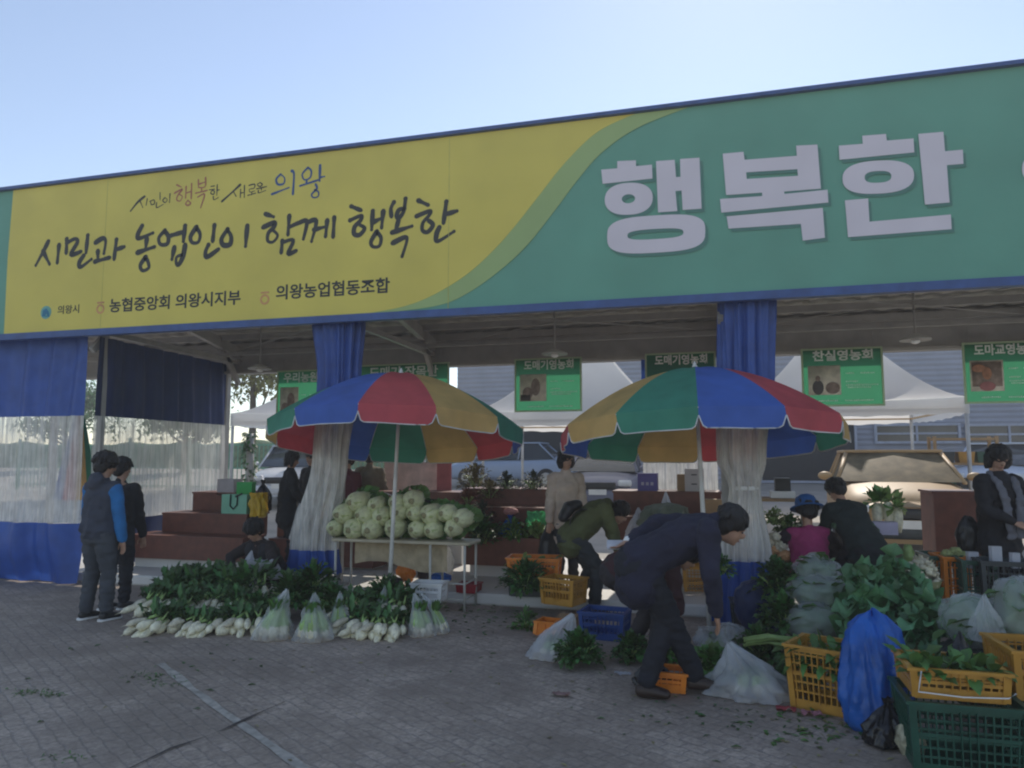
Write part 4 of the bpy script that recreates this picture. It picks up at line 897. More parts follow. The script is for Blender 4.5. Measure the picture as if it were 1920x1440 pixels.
    o=b.build('hair' ,hm_,t); finish(o,voxel=.009,smooth=2 if hair=='perm' else 3,disp=(.011,22,(1,1,.45)))
    if hat:
        b=MB(); b.lathe([(.0,.145),(.05,.14),(.09,.115),(.105,.07),(.108,.03),(.16,.012),(.158,.004),(.10,.015)],h(0,-.02,.02),24,M=HM); b.build('hat',hat,t)
    t['_']=0; del t['_']
    return t,dict(h=h,neck=neck,chest=chest,pel=pel,up=up,fw=fw,sh=sh,arms=arms,legs=legs,k=k,HM=HM,hd=hd)
V3=Vector
# two shoppers at the left (seen from behind)
p=G(176,1163); person('person seen from behind in a charcoal vest with bright blue sleeves and grey trousers',p,R(-8),1.60,top='vest',topc=(.045,.052,.075),sleevec=(.02,.17,.44),botc=(.055,.062,.075),hair='perm',bulk=1.7,hood=True,hands=(((-.235,.06,.74),(-1,-.6,0)),((.235,.10,.76),(1,-.6,0))),feet=((-.13,0),(.12,.04)),look=(.25,1,-.25),toes=(.1,1),hip=1.12,shoe=(.02,.02,.02),sole=True,wide=1.08)
p=G(212,1143); person('person in black mostly hidden behind the one in the charcoal vest',p,R(15),1.56,top='jacket',topc=(.012,.012,.015),botc=(.02,.022,.03),hair='short',bulk=1.5,hands=(((-.2,.2,.85),(-1,-.6,0)),((.24,.10,.78),(1,-.6,0))),look=(.5,1,-.2),toes=(.5,1),shoe=(.05,.05,.06),sole=True)
# suited man bending over in the centre
p=G(1262,1306)
man,i=person('person in a dark navy suit bending forward with one arm behind the back',p,-PI/2+R(8),1.74,
  pel=(0,-.20,.83),chest=(.0,.15,1.02),head=(0.0,.39,1.07),look=(.0,1,-.55),hands=(((-.10,-.26,.96),(-.5,-1,.45)),((.16,.26,.55),(1,-.3,-.2))),feet=((.06,-.17),(-.08,.16)),
  top='suit_jacket',topc=(.017,.017,.038),botc=(.013,.014,.022),hair='short',coat=.16,bulk=1.15,shoe=(.035,.02,.015),vox=.010,hip=1.1,wide=1.1)
k=i['k']; el,wr=i['arms'][0]; dv=(wr-el).normalized()
b=MB(); b.loft([wr-dv*.012,wr+dv*.012],[.033*k,.032*k],i['up']); b.build('shirt_cuff',M_white,man)
b=MB(); b.loft([i['neck']-i['up']*.02*k,i['neck']+i['up']*.03*k],[.051*k,.048*k],Vector((1,0,0))); b.build('shirt_collar',M_white,man)
b=MB(); b.rbox((0,0,0),(.075,.14,.012),.01); o=b.build('smartphone',M_bagw); q=man.matrix_world
bpy.context.view_layer.update(); o.matrix_world=man.matrix_world@Matrix.Translation(wr+dv*.10*k+Vector((-.03,0,.015)))@Matrix.Rotation(.9,4,'Y'); tag(o,'pale phone held behind the back by the suited person','phone')
# maroon figure behind him, bending
p=G(1200,1240); person('person in dark maroon bending low behind the suited man',p,-PI/2+R(20),1.55,pel=(0,-.16,.74),chest=(.0,.16,.92),head=(0,.42,.86),look=(0,1,-1),hands=(((-.12,.34,.30),(-1,-.3,0)),((.16,.30,.32),(1,-.3,0))),feet=((-.14,-.05),(.12,.10)),top='jacket',topc=(.045,.015,.018),botc=(.03,.025,.03),hair='perm',bulk=2.0,hip=1.15)
# olive backpack person
p=G(1100,1146)
o_,i=person('person in an olive jacket with a black strap bag bending towards the stall',p,-PI/2+R(20),1.58,pel=(0,-.16,.80),chest=(.0,.12,1.05),head=(0,.38,1.05),look=(0,1,-.8),hands=(((-.10,.40,.58),(-1,-.3,0)),((.16,.36,.60),(1,-.3,-.3))),feet=((-.12,-.10),(.12,.06)),top='jacket',topc=(.085,.095,.035),botc=(.035,.04,.045),hair='short',bulk=1.9,hip=1.12,coat=.1)
b=MB(); c=i['pel'].lerp(i['chest'],.5)-i['fw']*.0; up=i['up']; fw=i['fw']; k=i['k']
for s in (-1,1): b.loft([c+up*(.17*math.cos(a)+.0)-fw*(.19*math.sin(a)-.02)+Vector((s*.10,0,0)) for a in [x*.35 for x in range(-2,11)]],[(.022,.006)]*13,Vector((1,0,0)),8)
b.build('shoulder_strap',M_black,o_)
b=MB(); b.loft([c-fw*.20-up*.12,c-fw*.24,c-fw*.2+up*.10],[(.12,.05),(.13,.07),(.10,.05)],Vector((1,0,0))); ob=b.build('small_backpack',M_black); finish(ob,voxel=.014,smooth=4,disp=(.008,9)); bpy.context.view_layer.update(); ob.matrix_world=o_.matrix_world.copy(); tag(ob,'small black backpack on the back of the person in olive','backpack')
# beige coat woman
Y=8.55; q=W(1060,1000,Y); g,i=person('woman in a long beige coat standing between the two parasols',(q.x,Y,FZ),PI+R(30),1.53,top='coat',topc=(.50,.40,.32),botc=(.03,.03,.035),hair='bob',coat=.36,bulk=1.4,look=(-.3,1,-.1),hands=(((-.24,.05,.78),(-1,-.6,0)),((.24,.10,.78),(1,-.6,0))),shoe=(.03,.02,.02))
b=MB(); b.loft([V3((0,0,0)),V3((0,0,-.17)),V3((0,0,-.34))],[(.03,.05),(.10,.14),(.12,.17)],V3((1,0,0))); ob=b.build('handbag',M_black); finish(ob,voxel=.012,smooth=3,disp=(.01,7)); q=W(1028,985,Y-.1); tag(ob,'slouchy black handbag hanging beside the woman in the beige coat','handbag',loc=q)
# people further inside
Y=9.1; q=W(538,980,Y); person('woman in black standing in the left bay beside the bags, facing right',(q.x,Y,FZ),-PI/2+R(40),1.52,top='coat',topc=(.012,.012,.014),botc=(.015,.015,.018),hair='bob',coat=.25,bulk=1.6,look=(0,1,-.3),hands=(((-.2,.16,.86),(-1,-.6,0)),((.18,.22,.92),(1,-.6,0))))
Y=9.9; q=W(586,980,Y); person('person in dark clothes standing just behind the left bunched curtain',(q.x,Y,FZ),R(160),1.55,top='jacket',topc=(.014,.015,.02),botc=(.015,.015,.018),bulk=1.6)
Y=9.6; q=W(652,980,Y); person('person in maroon jacket behind the cabbages, next to the left curtain',(q.x,Y,FZ),R(170),1.50,pel=(0,0,.86),top='jacket',topc=(.10,.02,.025),botc=(.02,.02,.03),hair='perm',bulk=1.5,look=(0,1,-.4))
Y=10.0; q=W(690,980,Y); person('person in dull beige jacket seen from behind the cabbages',(q.x,Y,FZ),R(10),1.56,top='jacket',topc=(.20,.16,.11),botc=(.03,.03,.035),hair='short',hairc=(.05,.04,.035),bulk=1.6)
# crouching seller behind the bags
p=W(500,1120,7.55); p.z=0; person('crouching seller with dark hair behind the radish pile, partly covered by white bags',(p.x,p.y,FZ),PI-R(15),1.55,pel=(0,-.12,.17),chest=(0,.06,.43),look=(0,1,-.6),hands=(((-.2,.35,.2),(-1,0,.2)),((.2,.35,.2),(1,0,.2))),feet=((-.14,.14),(.14,.14)),knee=(0,.5,1),top='jacket',topc=(.03,.022,.022),botc=(.03,.03,.035),hair='perm',bulk=1.5)
# crouching seller in magenta with blue hat
Y=7.95; q=W(1516,1040,Y); person('seated seller in a magenta top and blue bonnet seen from behind at the right stall',(q.x,Y,FZ),R(8),1.56,pel=(0,-.05,.34),chest=(0,-.02,.68),look=(-.3,1,-.4),hands=(((-.2,.3,.45),(-1,0,.1)),((.2,.3,.45),(1,0,.1))),feet=((-.14,.25),(.14,.25)),knee=(0,.5,1),top='vest',topc=(.30,.03,.12),sleevec=(.03,.02,.03),botc=(.015,.013,.018),hair='perm',bulk=1.7,hat=mat('blue_bonnet',(.02,.10,.30),.7),hip=1.3,coat=.12)
Y=7.95; q=W(1603,1040,Y); person('person in very dark green jacket stooping beside the magenta seller',(q.x,Y,FZ),R(28),1.56,pel=(0,-.18,.66),chest=(-.02,.04,.95),look=(-.2,1,-.9),hands=(((-.2,.35,.5),(-1,0,.1)),((.2,.32,.5),(1,0,.1))),feet=((-.14,-.05),(.14,.02)),top='jacket',topc=(.012,.020,.020),botc=(.012,.013,.016),hair='short',bulk=1.9,hip=1.2,coat=.1)
b=MB(); q=W(1600,975,7.9); b.loft([V3((-.17,0,-.06)),V3((-.05,-.02,.02)),V3((.1,0,0)),V3((.2,.02,-.10))],[(.05,.03)]*4,V3((0,1,0))); o=b.build('green_scarf',cloth('scarf_green',(.06,.12,.06))); finish(o,voxel=.01,smooth=3,disp=(.01,12)); tag(o,'mottled green scarf over the shoulders of the stooping person','scarf',loc=q)
# woman at the right with grey scarf
Y=7.9; q=W(1876,1040,Y); g,i=person('woman in black with a long grey scarf standing among boxes at the far right',(q.x,Y,FZ),PI+R(22),1.55,top='coat',topc=(.012,.011,.014),botc=(.013,.013,.017),hair='bob',coat=.22,bulk=2.3,look=(.25,1,-.45),hands=(((-.16,.22,.93),(-1,-.4,-.2)),((.05,.26,.95),(1,-.4,-.2))),wide=1.05)
b=MB(); nk,k=i['neck'],i['k']
for s in (-1,1): b.loft([nk+V3((s*.06,-.02,.02)),nk+V3((s*.085,.10,-.06)),nk+V3((s*.07,.165,-.22)),nk+V3((s*.05,.175,-.42)),nk+V3((s*.045,.18,-.55))],[(.03,.02),(.034,.022),(.036,.022),(.040,.02),(.044,.016)],V3((1,0,0)))
o=b.build('scarf',cloth('scarf_grey',(.14,.14,.16)),g); finish(o,voxel=.009,smooth=2,disp=(.016,13))
# ---------------------------------------------------------------- goods: helpers
def clump(b,c,rad,n,L,Wd,mi=0,up=.6,droop=.8,seg=3,curl=.25,wav=.15,flatz=.6,r=None,lob=0):
    r=r or rnd
    for i in range(n):
        a=r.uniform(0,2*PI); e=r.uniform(-.1,1)*PI/2; q=r.random()**.5
        d=Vector((math.cos(a)*math.cos(e),math.sin(a)*math.cos(e),math.sin(e)*up+.15))
        p=Vector(c)+Vector((math.cos(a)*math.cos(e)*rad*q,math.sin(a)*math.cos(e)*rad*q,math.sin(e)*rad*q*flatz))
        k=r.uniform(.5,1.25); b.leaf(p,d,L*k,Wd*k,droop*r.uniform(.4,1.6),mi=mi,seg=seg,curl=curl*r.uniform(-.6,1.6),wav=wav,lob=lob)
def blob(name,m,px0,px1,py0,py1,Y,ry=None,parent=None,amp=.10,fr=2.2,crease=.012,n=28,vs=1.0):
    c=W((px0+px1)/2,(py0+py1)/2,Y); s=MPP(c); rx=(px1-px0)/2*s; rz=(py1-py0)/2*s; ry=ry or rx*.7
    off=Vector((rnd.random()*30,rnd.random()*30,rnd.random()*30)); b=MB(); b.ell((0,0,0),(1,1,1),None,n*2,n)
    vs_=[]
    for v in b.v:
        p=Vector(v); k=1+amp*1.6*noise.noise(p*fr+off)+amp*.6*noise.noise(p*fr*2.7+off); cz=abs(noise.noise(Vector((p.x*5,p.y*5,p.z*2))+off)); 
        x,y,z=p.x*rx*k,p.y*ry*k,p.z*rz*k; e=crease*(.5-cz*2.2)
        z=max(z,-rz*.93); vs_.append((x*(1+e/max(rx,.01)),y*(1+e/max(ry,.01)),z))
    b.v=vs_; o=b.build(name,m,parent); o.location=c if not parent else c-parent.location
    return o,c,rx,ry,rz
def bag(label,m,loc,r,h,kind='knot',cat='bag',name='plastic_bag',lean=(0,0),inner=None,group=None,sq=1.0,seed=0):
    sd=seed or rnd.uniform(0,99); prof={'knot':[(.0,0),(.7,.0),(.98,.06),(1.0,.2),(.9,.42),(.62,.66),(.3,.82),(.13,.88),(.16,.93),(.26,1.0)],
      'sack':[(.0,0),(.8,.0),(1.0,.05),(1.05,.3),(.98,.55),(.9,.75),(.75,.88),(.5,.96),(.15,1.0),(.0,1.0)],
      'open':[(.0,0),(.75,.0),(.95,.05),(1.0,.3),(.95,.6),(.88,.85),(.92,1.0)],
      'cone':[(.0,0),(.9,.0),(1.05,.03),(.95,.16),(.72,.4),(.5,.62),(.3,.8),(.14,.93),(.05,1.0)]}[kind]
    pts=[]
    for i in range(len(prof)-1):
        for k in range(6): t=k/6; pts.append((r*(prof[i][0]*(1-t)+prof[i+1][0]*t),h*(prof[i][1]*(1-t)+prof[i+1][1]*t)))
    pts.append((r*prof[-1][0],h*prof[-1][1])); b=MB(); n=84; vs=[];fs=[]
    for i,(rr,z) in enumerate(pts):
        t=z/h; gather=.12+.45*t
        for k in range(n):
            q=2*PI*k/n; f=1+gather*.55*math.sin(q*(5+int(sd)%4)+sd+2.2*math.sin(t*3+sd))*(.6+.8*noise.noise(Vector((math.cos(q)*2,math.sin(q)*2,t*2+sd))))+.16*noise.noise(Vector((math.cos(q)*1.6,math.sin(q)*1.6,t*2.4+sd)))+.07*noise.noise(Vector((math.cos(q)*5,math.sin(q)*5,t*7+sd)))-.30*abs(noise.noise(Vector((math.cos(q+t*.8)*3.2,math.sin(q+t*.8)*3.2,t*2.2+sd*2))))-.14*abs(noise.noise(Vector((math.cos(q-t)*9,math.sin(q-t)*9,t*5+sd))))+.12
            vs.append((rr*f*math.cos(q)*sq+lean[0]*t*t,rr*f*math.sin(q)+lean[1]*t*t,z*(1-.22*max(0,noise.noise(Vector((math.cos(q)*1.5,math.sin(q)*1.5,sd+9))))*math.sin(PI*t))+.08*h*noise.noise(Vector((math.cos(q)*2,math.sin(q)*2,sd)))*min(1,t*3)))
    for i in range(len(pts)-1):
        for k in range(n): j=(k+1)%n; fs.append((i*n+k,i*n+j,(i+1)*n+j,(i+1)*n+k))
    b.add(vs,fs); 
    if inner:
        t=thing(name,label,cat,loc,0,group); b.build('film',m,t); inner(t); return t
    o=b.build(name,m); tag(o,label,cat,group,loc=loc); return o
def crate(label,m,loc,w,d,h,rot=0,fill=None,name='plastic_crate',cat='crate',group=None,slats=4,taper=.9,fillmat=None,handle=True,fl=(.13,.07),nf=60):
    t=thing(name,label,cat,loc,rot,group); b=MB(); tw,td=w*taper,d*taper
    def at(u,v,z): k=taper+(1-taper)*z/h; return Vector((u*w/2*k,v*d/2*k,z))
    b.box((0,0,.008),(tw,td,.016))
    for z,hh in ((.035,.05),(h-.02,.04),(h*.55,.018)):
        k=taper+(1-taper)*z/h
        for s_ in (-1,1): b.box((0,s_*d/2*k,z),(w*k+.012,.012,hh)); b.box((s_*w/2*k,0,z),(.012,d*k-.013,hh))
    b.box((0,-d/2-.01,h-.008),(w+.05,.02,.016)); b.box((0,d/2+.01,h-.008),(w+.05,.02,.016)); b.box((-w/2-.01,0,h-.0085),(.02,d-.001,.016)); b.box((w/2+.01,0,h-.0085),(.02,d-.001,.016))
    for s_ in (-1,1):
        for q in (-1,1): b.bar(at(s_*.985,q*.985,.01),at(s_*.985,q*.985,h-.01),.035,.035)
        n=max(4,int(w/.035))
        for i in range(n+1):
            u=-1+2*i/n; mid=abs(u)<.22
            if mid and handle: b.bar(at(u,s_*1.0,.05),at(u,s_*1.0,h*.9),.03,.006)
            else: b.bar(at(u,s_*1.0,.05),at(u,s_*1.0,h-.02),.009,.008)
        n=max(3,int(d/.035))
        for i in range(n+1): u=-1+2*i/n; b.bar(at(s_*1.0,u,.05),at(s_*1.0,u,h-.02),.009,.008)
    for i in range(1,slats):
        z=h*i/slats
        k=taper+(1-taper)*z/h
        for s_ in (-1,1): b.box((0,s_*(d/2*k-.003),z),(w*k-.02,.007,.011)); b.box((s_*(w/2*k-.003),0,z),(.007,d*k-.02,.011))
    b.build('basket',m,t,smooth=False)
    if fill:
        f=MB()
        for i in range(nf):
            x=rnd.uniform(-.45,.45)*w; y=rnd.uniform(-.45,.45)*d; f.leaf((x,y,h*rnd.uniform(.55,.92)),(x/w+rnd.gauss(0,.5),y/d+rnd.gauss(0,.5),rnd.uniform(.1,.9)),fl[0]*rnd.uniform(.7,1.3),fl[1]*rnd.uniform(.7,1.3),rnd.uniform(.3,1.6),seg=3,wav=.15)
        g=f.build('greens',fill,None); tag(g,'fresh leaves filling '+label.split(' ',0)[0] if False else fillmat,'vegetables',loc=loc,rot=rot)
    return t
# radish bunch prototypes
def radish_bunch(seed,nr=6,leafn=80):
    r=random.Random(seed); t=thing('radish_bunch','-','radish bunch',(0,0,0)); 
    b=MB(); ends=[]
    for i in range(nr):
        a=(i-(nr-1)/2)/nr; x=a*.25+r.uniform(-.015,.015); z=.045+(i%2)*.05+r.uniform(0,.02); dx=a*.9+r.uniform(-.35,.35); rr=r.uniform(.026,.046); d=Vector((dx,-1,-.30+r.uniform(-.3,.15))).normalized(); L=r.uniform(.12,.20)
        p=Vector((x,0,z)); s=[(0.0,.35),(.12,.62),(.35,.95),(.6,1.05),(.82,.9),(.95,.5),(1.0,.12),(1.25,.04)]
        b.tube([p+d*L*q for q,_ in s],[rr*k for _,k in s],10); ends.append((p,d))
    b.build('root',M_root,t)
    b=MB()
    for p,d in ends:
        for j in range(2): e=p-d*.02; g=-d+Vector((r.gauss(0,.25),0,r.uniform(.0,.5))); b.tube([e,e+g.normalized()*.04,e+g.normalized()*.085],[.011,.008,.005],5)
    b.build('stalk',M_stalk,t)
    b=MB()
    for i in range(leafn):
        x=r.gauss(0,.07); b.leaf((x,.05+r.uniform(0,.10),.09+r.uniform(0,.06)),(x*4+r.gauss(0,.35),r.uniform(.1,1),r.uniform(.1,1.0)),r.uniform(.08,.17),r.uniform(.035,.06),r.uniform(.5,2.0),seg=6,wav=.3,lob=.45)
    b.build('leaves',M_leafd,t); return t
rb=[radish_bunch(s) for s in (1,2,3)]; used=set()
def put_rb(px,py,z,k,lab,rz=0,rx=0,grp='radish bunches heaped on the ground',sc=1.0):
    p=G(px+rnd.uniform(-8,8),py+rnd.uniform(-5,5)); p.z=z; rz+=rnd.uniform(-.3,.3); sc*=rnd.uniform(.85,1.2); src=rb[k%3]; rot=(rx,0,rz)
    if src.name in used: dup(src,p,rot,lab,grp,sc)
    else: used.add(src.name); src.location=p; src.rotation_euler=rot; src['label']=lab; src['group']=grp; src.scale=(sc,)*3
nm=['leftmost','second','third','fourth','fifth','sixth']
for i,px in enumerate((283,318,352,388,424,456)): put_rb(px,1184+2*(i%2),0,i,'white radish bunch, %s from the left in the front row of the left heap'%nm[i].replace('leftmost','first'),rz=-.45+.17*i+R(14))
for i,px in enumerate((285,314,346,380,414,445)): put_rb(px,1163,.085,i+1,'white radish bunch, %s from the left in the upper row of the left heap'%nm[i].replace('leftmost','first'),rz=-.6+.2*i+R(14),rx=.15)
for i,px in enumerate((330,366,402,440,474)): put_rb(px,1146,.15,i+2,'radish bunch showing mostly dark leaves, %s from the left atop the left heap'%nm[i].replace('leftmost','first'),rz=.2*i-.3,rx=.55,sc=1.12)
def leafy(label,px,py,rad,n,L,Wd,m=None,z=0.0,up=.7,flatz=1.0,Y=None,cat='leafy greens',name='leafy_bunch',stem=True,group=None,droop=.9):
    p=G(px,py) if Y is None else W(px,py,Y); 
    if Y is None: p.z=z
    t=thing(name,label,cat,p,0,group); b=MB(); clump(b,(0,0,rad*.22),rad,int(n*2.6),L*.62,Wd*.72,up=up,flatz=flatz,droop=droop,seg=6,lob=.45,wav=.3); b.build('leaves',m or M_leafd,t)
    if stem:
        b=MB()
        for i in range(14): a=rnd.uniform(0,6.28); b.tube([(rad*.2*math.cos(a),rad*.2*math.sin(a),.01),(rad*.45*math.cos(a),rad*.45*math.sin(a),rad*.5),(rad*.8*math.cos(a),rad*.8*math.sin(a),rad*.8)],[.006,.005,.003],5)
        b.build('stems',M_stalk,t)
    return t
leafy('tall dark radish greens heap left of centre, behind the first tied clear bag',540,1160,.20,150,.19,.065,z=.12)
leafy('tall dark radish greens heap topped near the foot of the left curtain',585,1150,.22,170,.19,.065,z=.17)
leafy('dark greens heap sloping down right, beside the third tied clear bag',622,1162,.17,110,.18,.06,z=.08)
leafy('dark radish greens on top of the right heap under the parasol pole',722,1160,.20,150,.17,.06,z=.10)
leafy('ragged dark greens at the back right of the right heap',765,1150,.15,90,.16,.06,z=.06)
leafy('dark greens spilling over the right side of the left heap',486,1165,.15,100,.16,.06,z=.03)
for k_,(px,py,z,lab) in enumerate(((320,1150,.10,'dark greens mass on the left end of the left heap'),(365,1140,.15,'dark greens mass second from left atop the left heap'),(410,1138,.18,'highest dark greens mass in the middle of the left heap'),(452,1146,.12,'dark greens mass near the white bag atop the left heap'))): leafy(lab,px,py,.22,150,.17,.065,z=z,flatz=.8)
# bagged radishes
def stalks(n,r,h,seed,lean=(0,0)):
    def f(t):
        rr=random.Random(seed); b=MB(); g=MB()
        for i in range(n):
            a=2*PI*i/n+rr.uniform(-.2,.2); q=r*.62; p=Vector((q*math.cos(a),q*math.sin(a),.05)); e=Vector((lean[0]*.4+q*.25*math.cos(a),q*.25*math.sin(a)+lean[1]*.4,h*.72)); m_=p.lerp(e,.5); w_=r*.30*rr.uniform(.85,1.15)
            fr_=rr.uniform(.15,.6); b.tube([p-Vector((0,0,.035)),p,p.lerp(m_,fr_),p.lerp(m_,.68)],[w_*.4,w_,w_*1.0,w_*.8],9); g.tube([p.lerp(m_,fr_),p.lerp(m_,.7),m_,m_.lerp(e,.5),e],[w_*1.0,w_*.95,w_*.74,w_*.55,w_*.25],8); 
            for j in range(5): g.leaf(m_.lerp(e,.3),(rr.gauss(0,.2),rr.gauss(0,.2),1),h*.35,w_*1.2,.3,mi=1,seg=3)
        b.build('root',M_root,t); g.build('leaf_stalk',[M_stalk,M_leafm],t)
    return f
def bagged(px,py,r,h,lab,seed,lean=(0,0)):
    p=G(px,py); p+=Vector((0,r*.8,.0)); return bag(lab,M_bagc,p,r,h,'cone','bagged radish','bagged_radish',lean,stalks(6,r,h,seed,lean),'clear bags of radish on the ground',seed=seed*1.7+.3)
bagged(497,1203,.165,.42,'clear bag of green topped radish leaning right, first tied bag',1,(.12,0)); bagged(572,1206,.165,.40,'clear bag of green topped radish standing upright, second tied bag',2); bagged(627,1190,.11,.36,'bluish clear bag of radish squeezed between the second bag and the right heap',3)
for i,px in enumerate((668,692,716,742)): put_rb(px,1192,0,i,'white radish bunch, %s from the left in the front of the right heap'%nm[i].replace('leftmost','first'),rz=-.2+.15*i+R(14),sc=1.0)
for i,px in enumerate((664,705,735)): put_rb(px,1170,.08,i+1,'green radish bunch, %s from the left, behind the right heap front'%nm[i].replace('leftmost','first'),rz=.1*i,rx=.2)
bagged(712,1172,.12,.34,'clear bag of greens standing in the middle of the right heap',4); bagged(783,1196,.12,.36,'clear bag of radish leaning left at the right end of the heap',5,(-.08,0)); bagged(822,1190,.075,.34,'slim clear bag of radish leaning far to the left, last of the heap',6,(-.22,.05))
# white bags round the crouching seller
bag('large white bag hanging open in front of the crouching seller',M_bagw,W(466,1112,7.05),.15,.34,'open',lean=(.1,0),seed=2.2); bag('white bag with a pointed handle at the left of the crouching seller head',M_bagw,W(462,1085,7.2),.10,.30,'cone',lean=(.06,0),seed=5.1); bag('greyish white bag with a pointed top right of the crouching seller head',M_bagw,W(512,1085,7.3),.09,.28,'cone',lean=(-.05,0),seed=7.7)
# under the cabbage table
def obj_blob(label,cat,name,m,*a,**k): o=blob(name,m,*a,**k)[0]; return tag(o,label,cat)
obj_blob('orange bag on the floor under the cabbage table','bag','plastic_bag',M_ocr,742,778,1056,1092,8.15,amp=.12)
obj_blob('clear bag stuffed with greens under the right side of the table','bag','plastic_bag',M_vinyl2,812,852,1022,1088,8.2,amp=.1)
obj_blob('small crumpled blue bag under the table beside the clear bag','bag','plastic_bag',M_bagb,806,846,1074,1094,8.05,amp=.1)
obj_blob('dark round pot in front of the orange bag','pot','pot',M_black,722,756,1078,1112,7.95,amp=.03)
obj_blob('person like dark bundle squeezed beside the clear bag under the table' if False else 'dark cloth bundle beside the clear bag under the table','bundle','cloth_bundle',cloth('bundle_dark',(.04,.025,.025)),782,808,1045,1092,8.2,amp=.12)
p=G(805,1128,FZ); crate('small white wire basket on the slab under the table',M_white,(p.x,p.y,FZ),.30,.22,.20,R(5),name='wire_basket',cat='basket',slats=5)
p=G(842,1130,FZ); crate('low red basket beside the table leg',mat('red_plastic',(.30,.02,.03),.4),(p.x,7.9,FZ),.2,.2,.10,0,name='basket',cat='basket')
# goods in the left bay
def boxy(label,cat,name,m,px0,px1,py0,py1,Y,d=.2,rot=0,parts=None):
    a=W((px0+px1)/2,py1,Y); s=MPP(a); w=(px1-px0)*s; h=(py1-py0)*s; t=thing(name,label,cat,a,rot); b=MB(); b.box((0,d/2,h/2),(w,d,h)); b.build('carton' if cat=='box' else 'body',m,t,smooth=False); return t,w,h
t,w_,h_=boxy('mint green paper shopping bag with a dark ribbon on the brown stand','shopping bag','paper_bag',mat('mint_paper',(.22,.50,.34),.6,var=.06),411,465,928,966,8.9,.13)
b=MB(); b.tube([(-.05,-.01,h_),(-.055,-.012,h_*.45),(-.0,-.014,h_*.30),(.055,-.012,h_*.5),(.06,-.01,h_)],.010,6); b.tube([(.03,-.012,h_*.9),(.13,-.012,h_*1.05)],.012,6); b.build('ribbon_handle',M_black,t)
t,w_,h_=boxy('bright green bag standing behind the mint bag','shopping bag','paper_bag',mat('bright_green_paper',(.04,.35,.08),.6),440,472,905,960,9.1,.1); boxy('pale grey carton behind the mint bag','box','carton_box',mat('grey_card',(.42,.38,.38),.7),404,440,899,929,9.3,.2)
bag('glossy yellow bag beside the mint shopping bag',mat('yellow_bag',(.60,.38,.02),.3,var=.15,bump=.4),W(484,970,8.9),.11,.33,'open'); bag('black bag with an upright handle standing behind the yellow bag',M_bagk,W(492,960,9.1),.12,.44,'knot')
bag('greyish translucent bag hanging on the brown stand left of the curtain',M_vinyl2,W(560,1012,8.7),.11,.46,'cone')
t,_,_=boxy('pale pink and white printed fabric panel behind the cabbage pile','panel','fabric_panel',mat('pale_pink_fabric',(.55,.40,.36),.7,var=.25,scale=6),715,840,868,935,10.5,.05); 
boxy('faded red cloth hanging by the post right of the cabbages','cloth','hanging_cloth',mat('faded_red_cloth',(.42,.12,.12),.8,var=.2),818,846,862,925,10.2,.03)
# goods on the middle bench
def flowers(label,px,py,Y,rad,m,n=110,name='dried_bundle',cat='dried bundle'): return leafy(label,px,py,rad,n,.09,.04,m=m,Y=Y,cat=cat,name=name,up=1.0,flatz=1.2)
M_dry=mat('dried_flower',(.17,.14,.06),.8,var=.4,island=.5); M_ddk=mat('dark_foliage',(.035,.05,.028),.6,var=.4,island=.5)
flowers('tall olive brown dried flower bundle at the left end of the middle bench',892,915,9.8,.22,M_dry,200); flowers('brown dried bundle beside the beige coated woman',918,935,9.75,.16,M_dry); flowers('dark leafy pot plant on the middle bench in front of the silver car',950,918,9.85,.15,M_ddk,name='pot_plant',cat='plant'); flowers('dark leafy pot plant just left of the beige coated woman',1000,920,9.85,.17,M_ddk,name='pot_plant',cat='plant')
flowers('dark leafy plant low on the step behind the blue bag',905,985,9.3,.2,M_ddk,name='pot_plant',cat='plant'); flowers('dull reddish dried bundle at the left side of the bench',878,945,9.5,.12,mat('dried_red',(.18,.06,.04),.8,island=.4),80)
bag('round blue bag tied on the middle bench',M_bagb,W(957,1006,9.2),.135,.27,'knot'); bag('pale green bag beside the round blue bag',M_bagg,W(1006,996,9.2),.12,.24,'open'); obj_blob('pinkish bundle on top of the blue bag','bundle','bundle',mat('pink_wrap',(.5,.22,.2),.7),944,972,952,966,9.25)
leafy('yellow green lettuce in front of the pale green bag',1005,1006,.12,50,.12,.08,m=M_leafl,Y=9.0); leafy('dark greens spread along the low step right of the cabbages',905,1020,.22,110,.16,.08,m=M_leafd,Y=8.9); leafy('green leaves along the low step below the blue bag',965,1012,.16,70,.13,.07,m=M_leafm,Y=8.95)
# goods on the bench behind the bending people
t,w_,h_=boxy('blue violet printed carton on the back bench','box','carton_box',mat('violet_card',(.12,.10,.30),.6,var=.2),1196,1232,888,923,9.85,.2); b=MB(); 
for i in range(3): b.box((-.06+.06*i,-.003,h_*.45),(.035,.006,.04))
b.build('printed_mark',mat('pale_print',(.45,.42,.5),.6),t,smooth=False)
t,w_,h_=boxy('white carton with two dark hand holes on the back bench','box','carton_box',mat('white_card',(.50,.46,.45),.7,var=.08),1285,1319,880,923,9.85,.2); b=MB()
for z in (.35,.75): b.box((0,-.002,h_*z),(.07,.006,.014))
b.build('hand_hole',M_black,t,smooth=False)
boxy('brown carton to the left behind the white carton','box','carton_box',M_card,1270,1286,890,923,9.95,.15); boxy('plain brown carton right of the parasol pole on the bench','box','carton_box',M_card,1322,1358,938,985,9.25,.2)
bag('crumpled white bag with handles on the bench left of the grey green sack',M_bagw,W(1198,1010,9.0),.15,.36,'cone'); bag('grey green sack with a tall white handle on the bench',mat('grey_green_sack',(.17,.20,.15),.7,var=.25,bump=.4),W(1250,1000,8.9),.28,.34,'sack'); bag('tall pointed white bag top behind the grey green sack',M_bagw,W(1250,990,9.1),.13,.42,'cone')
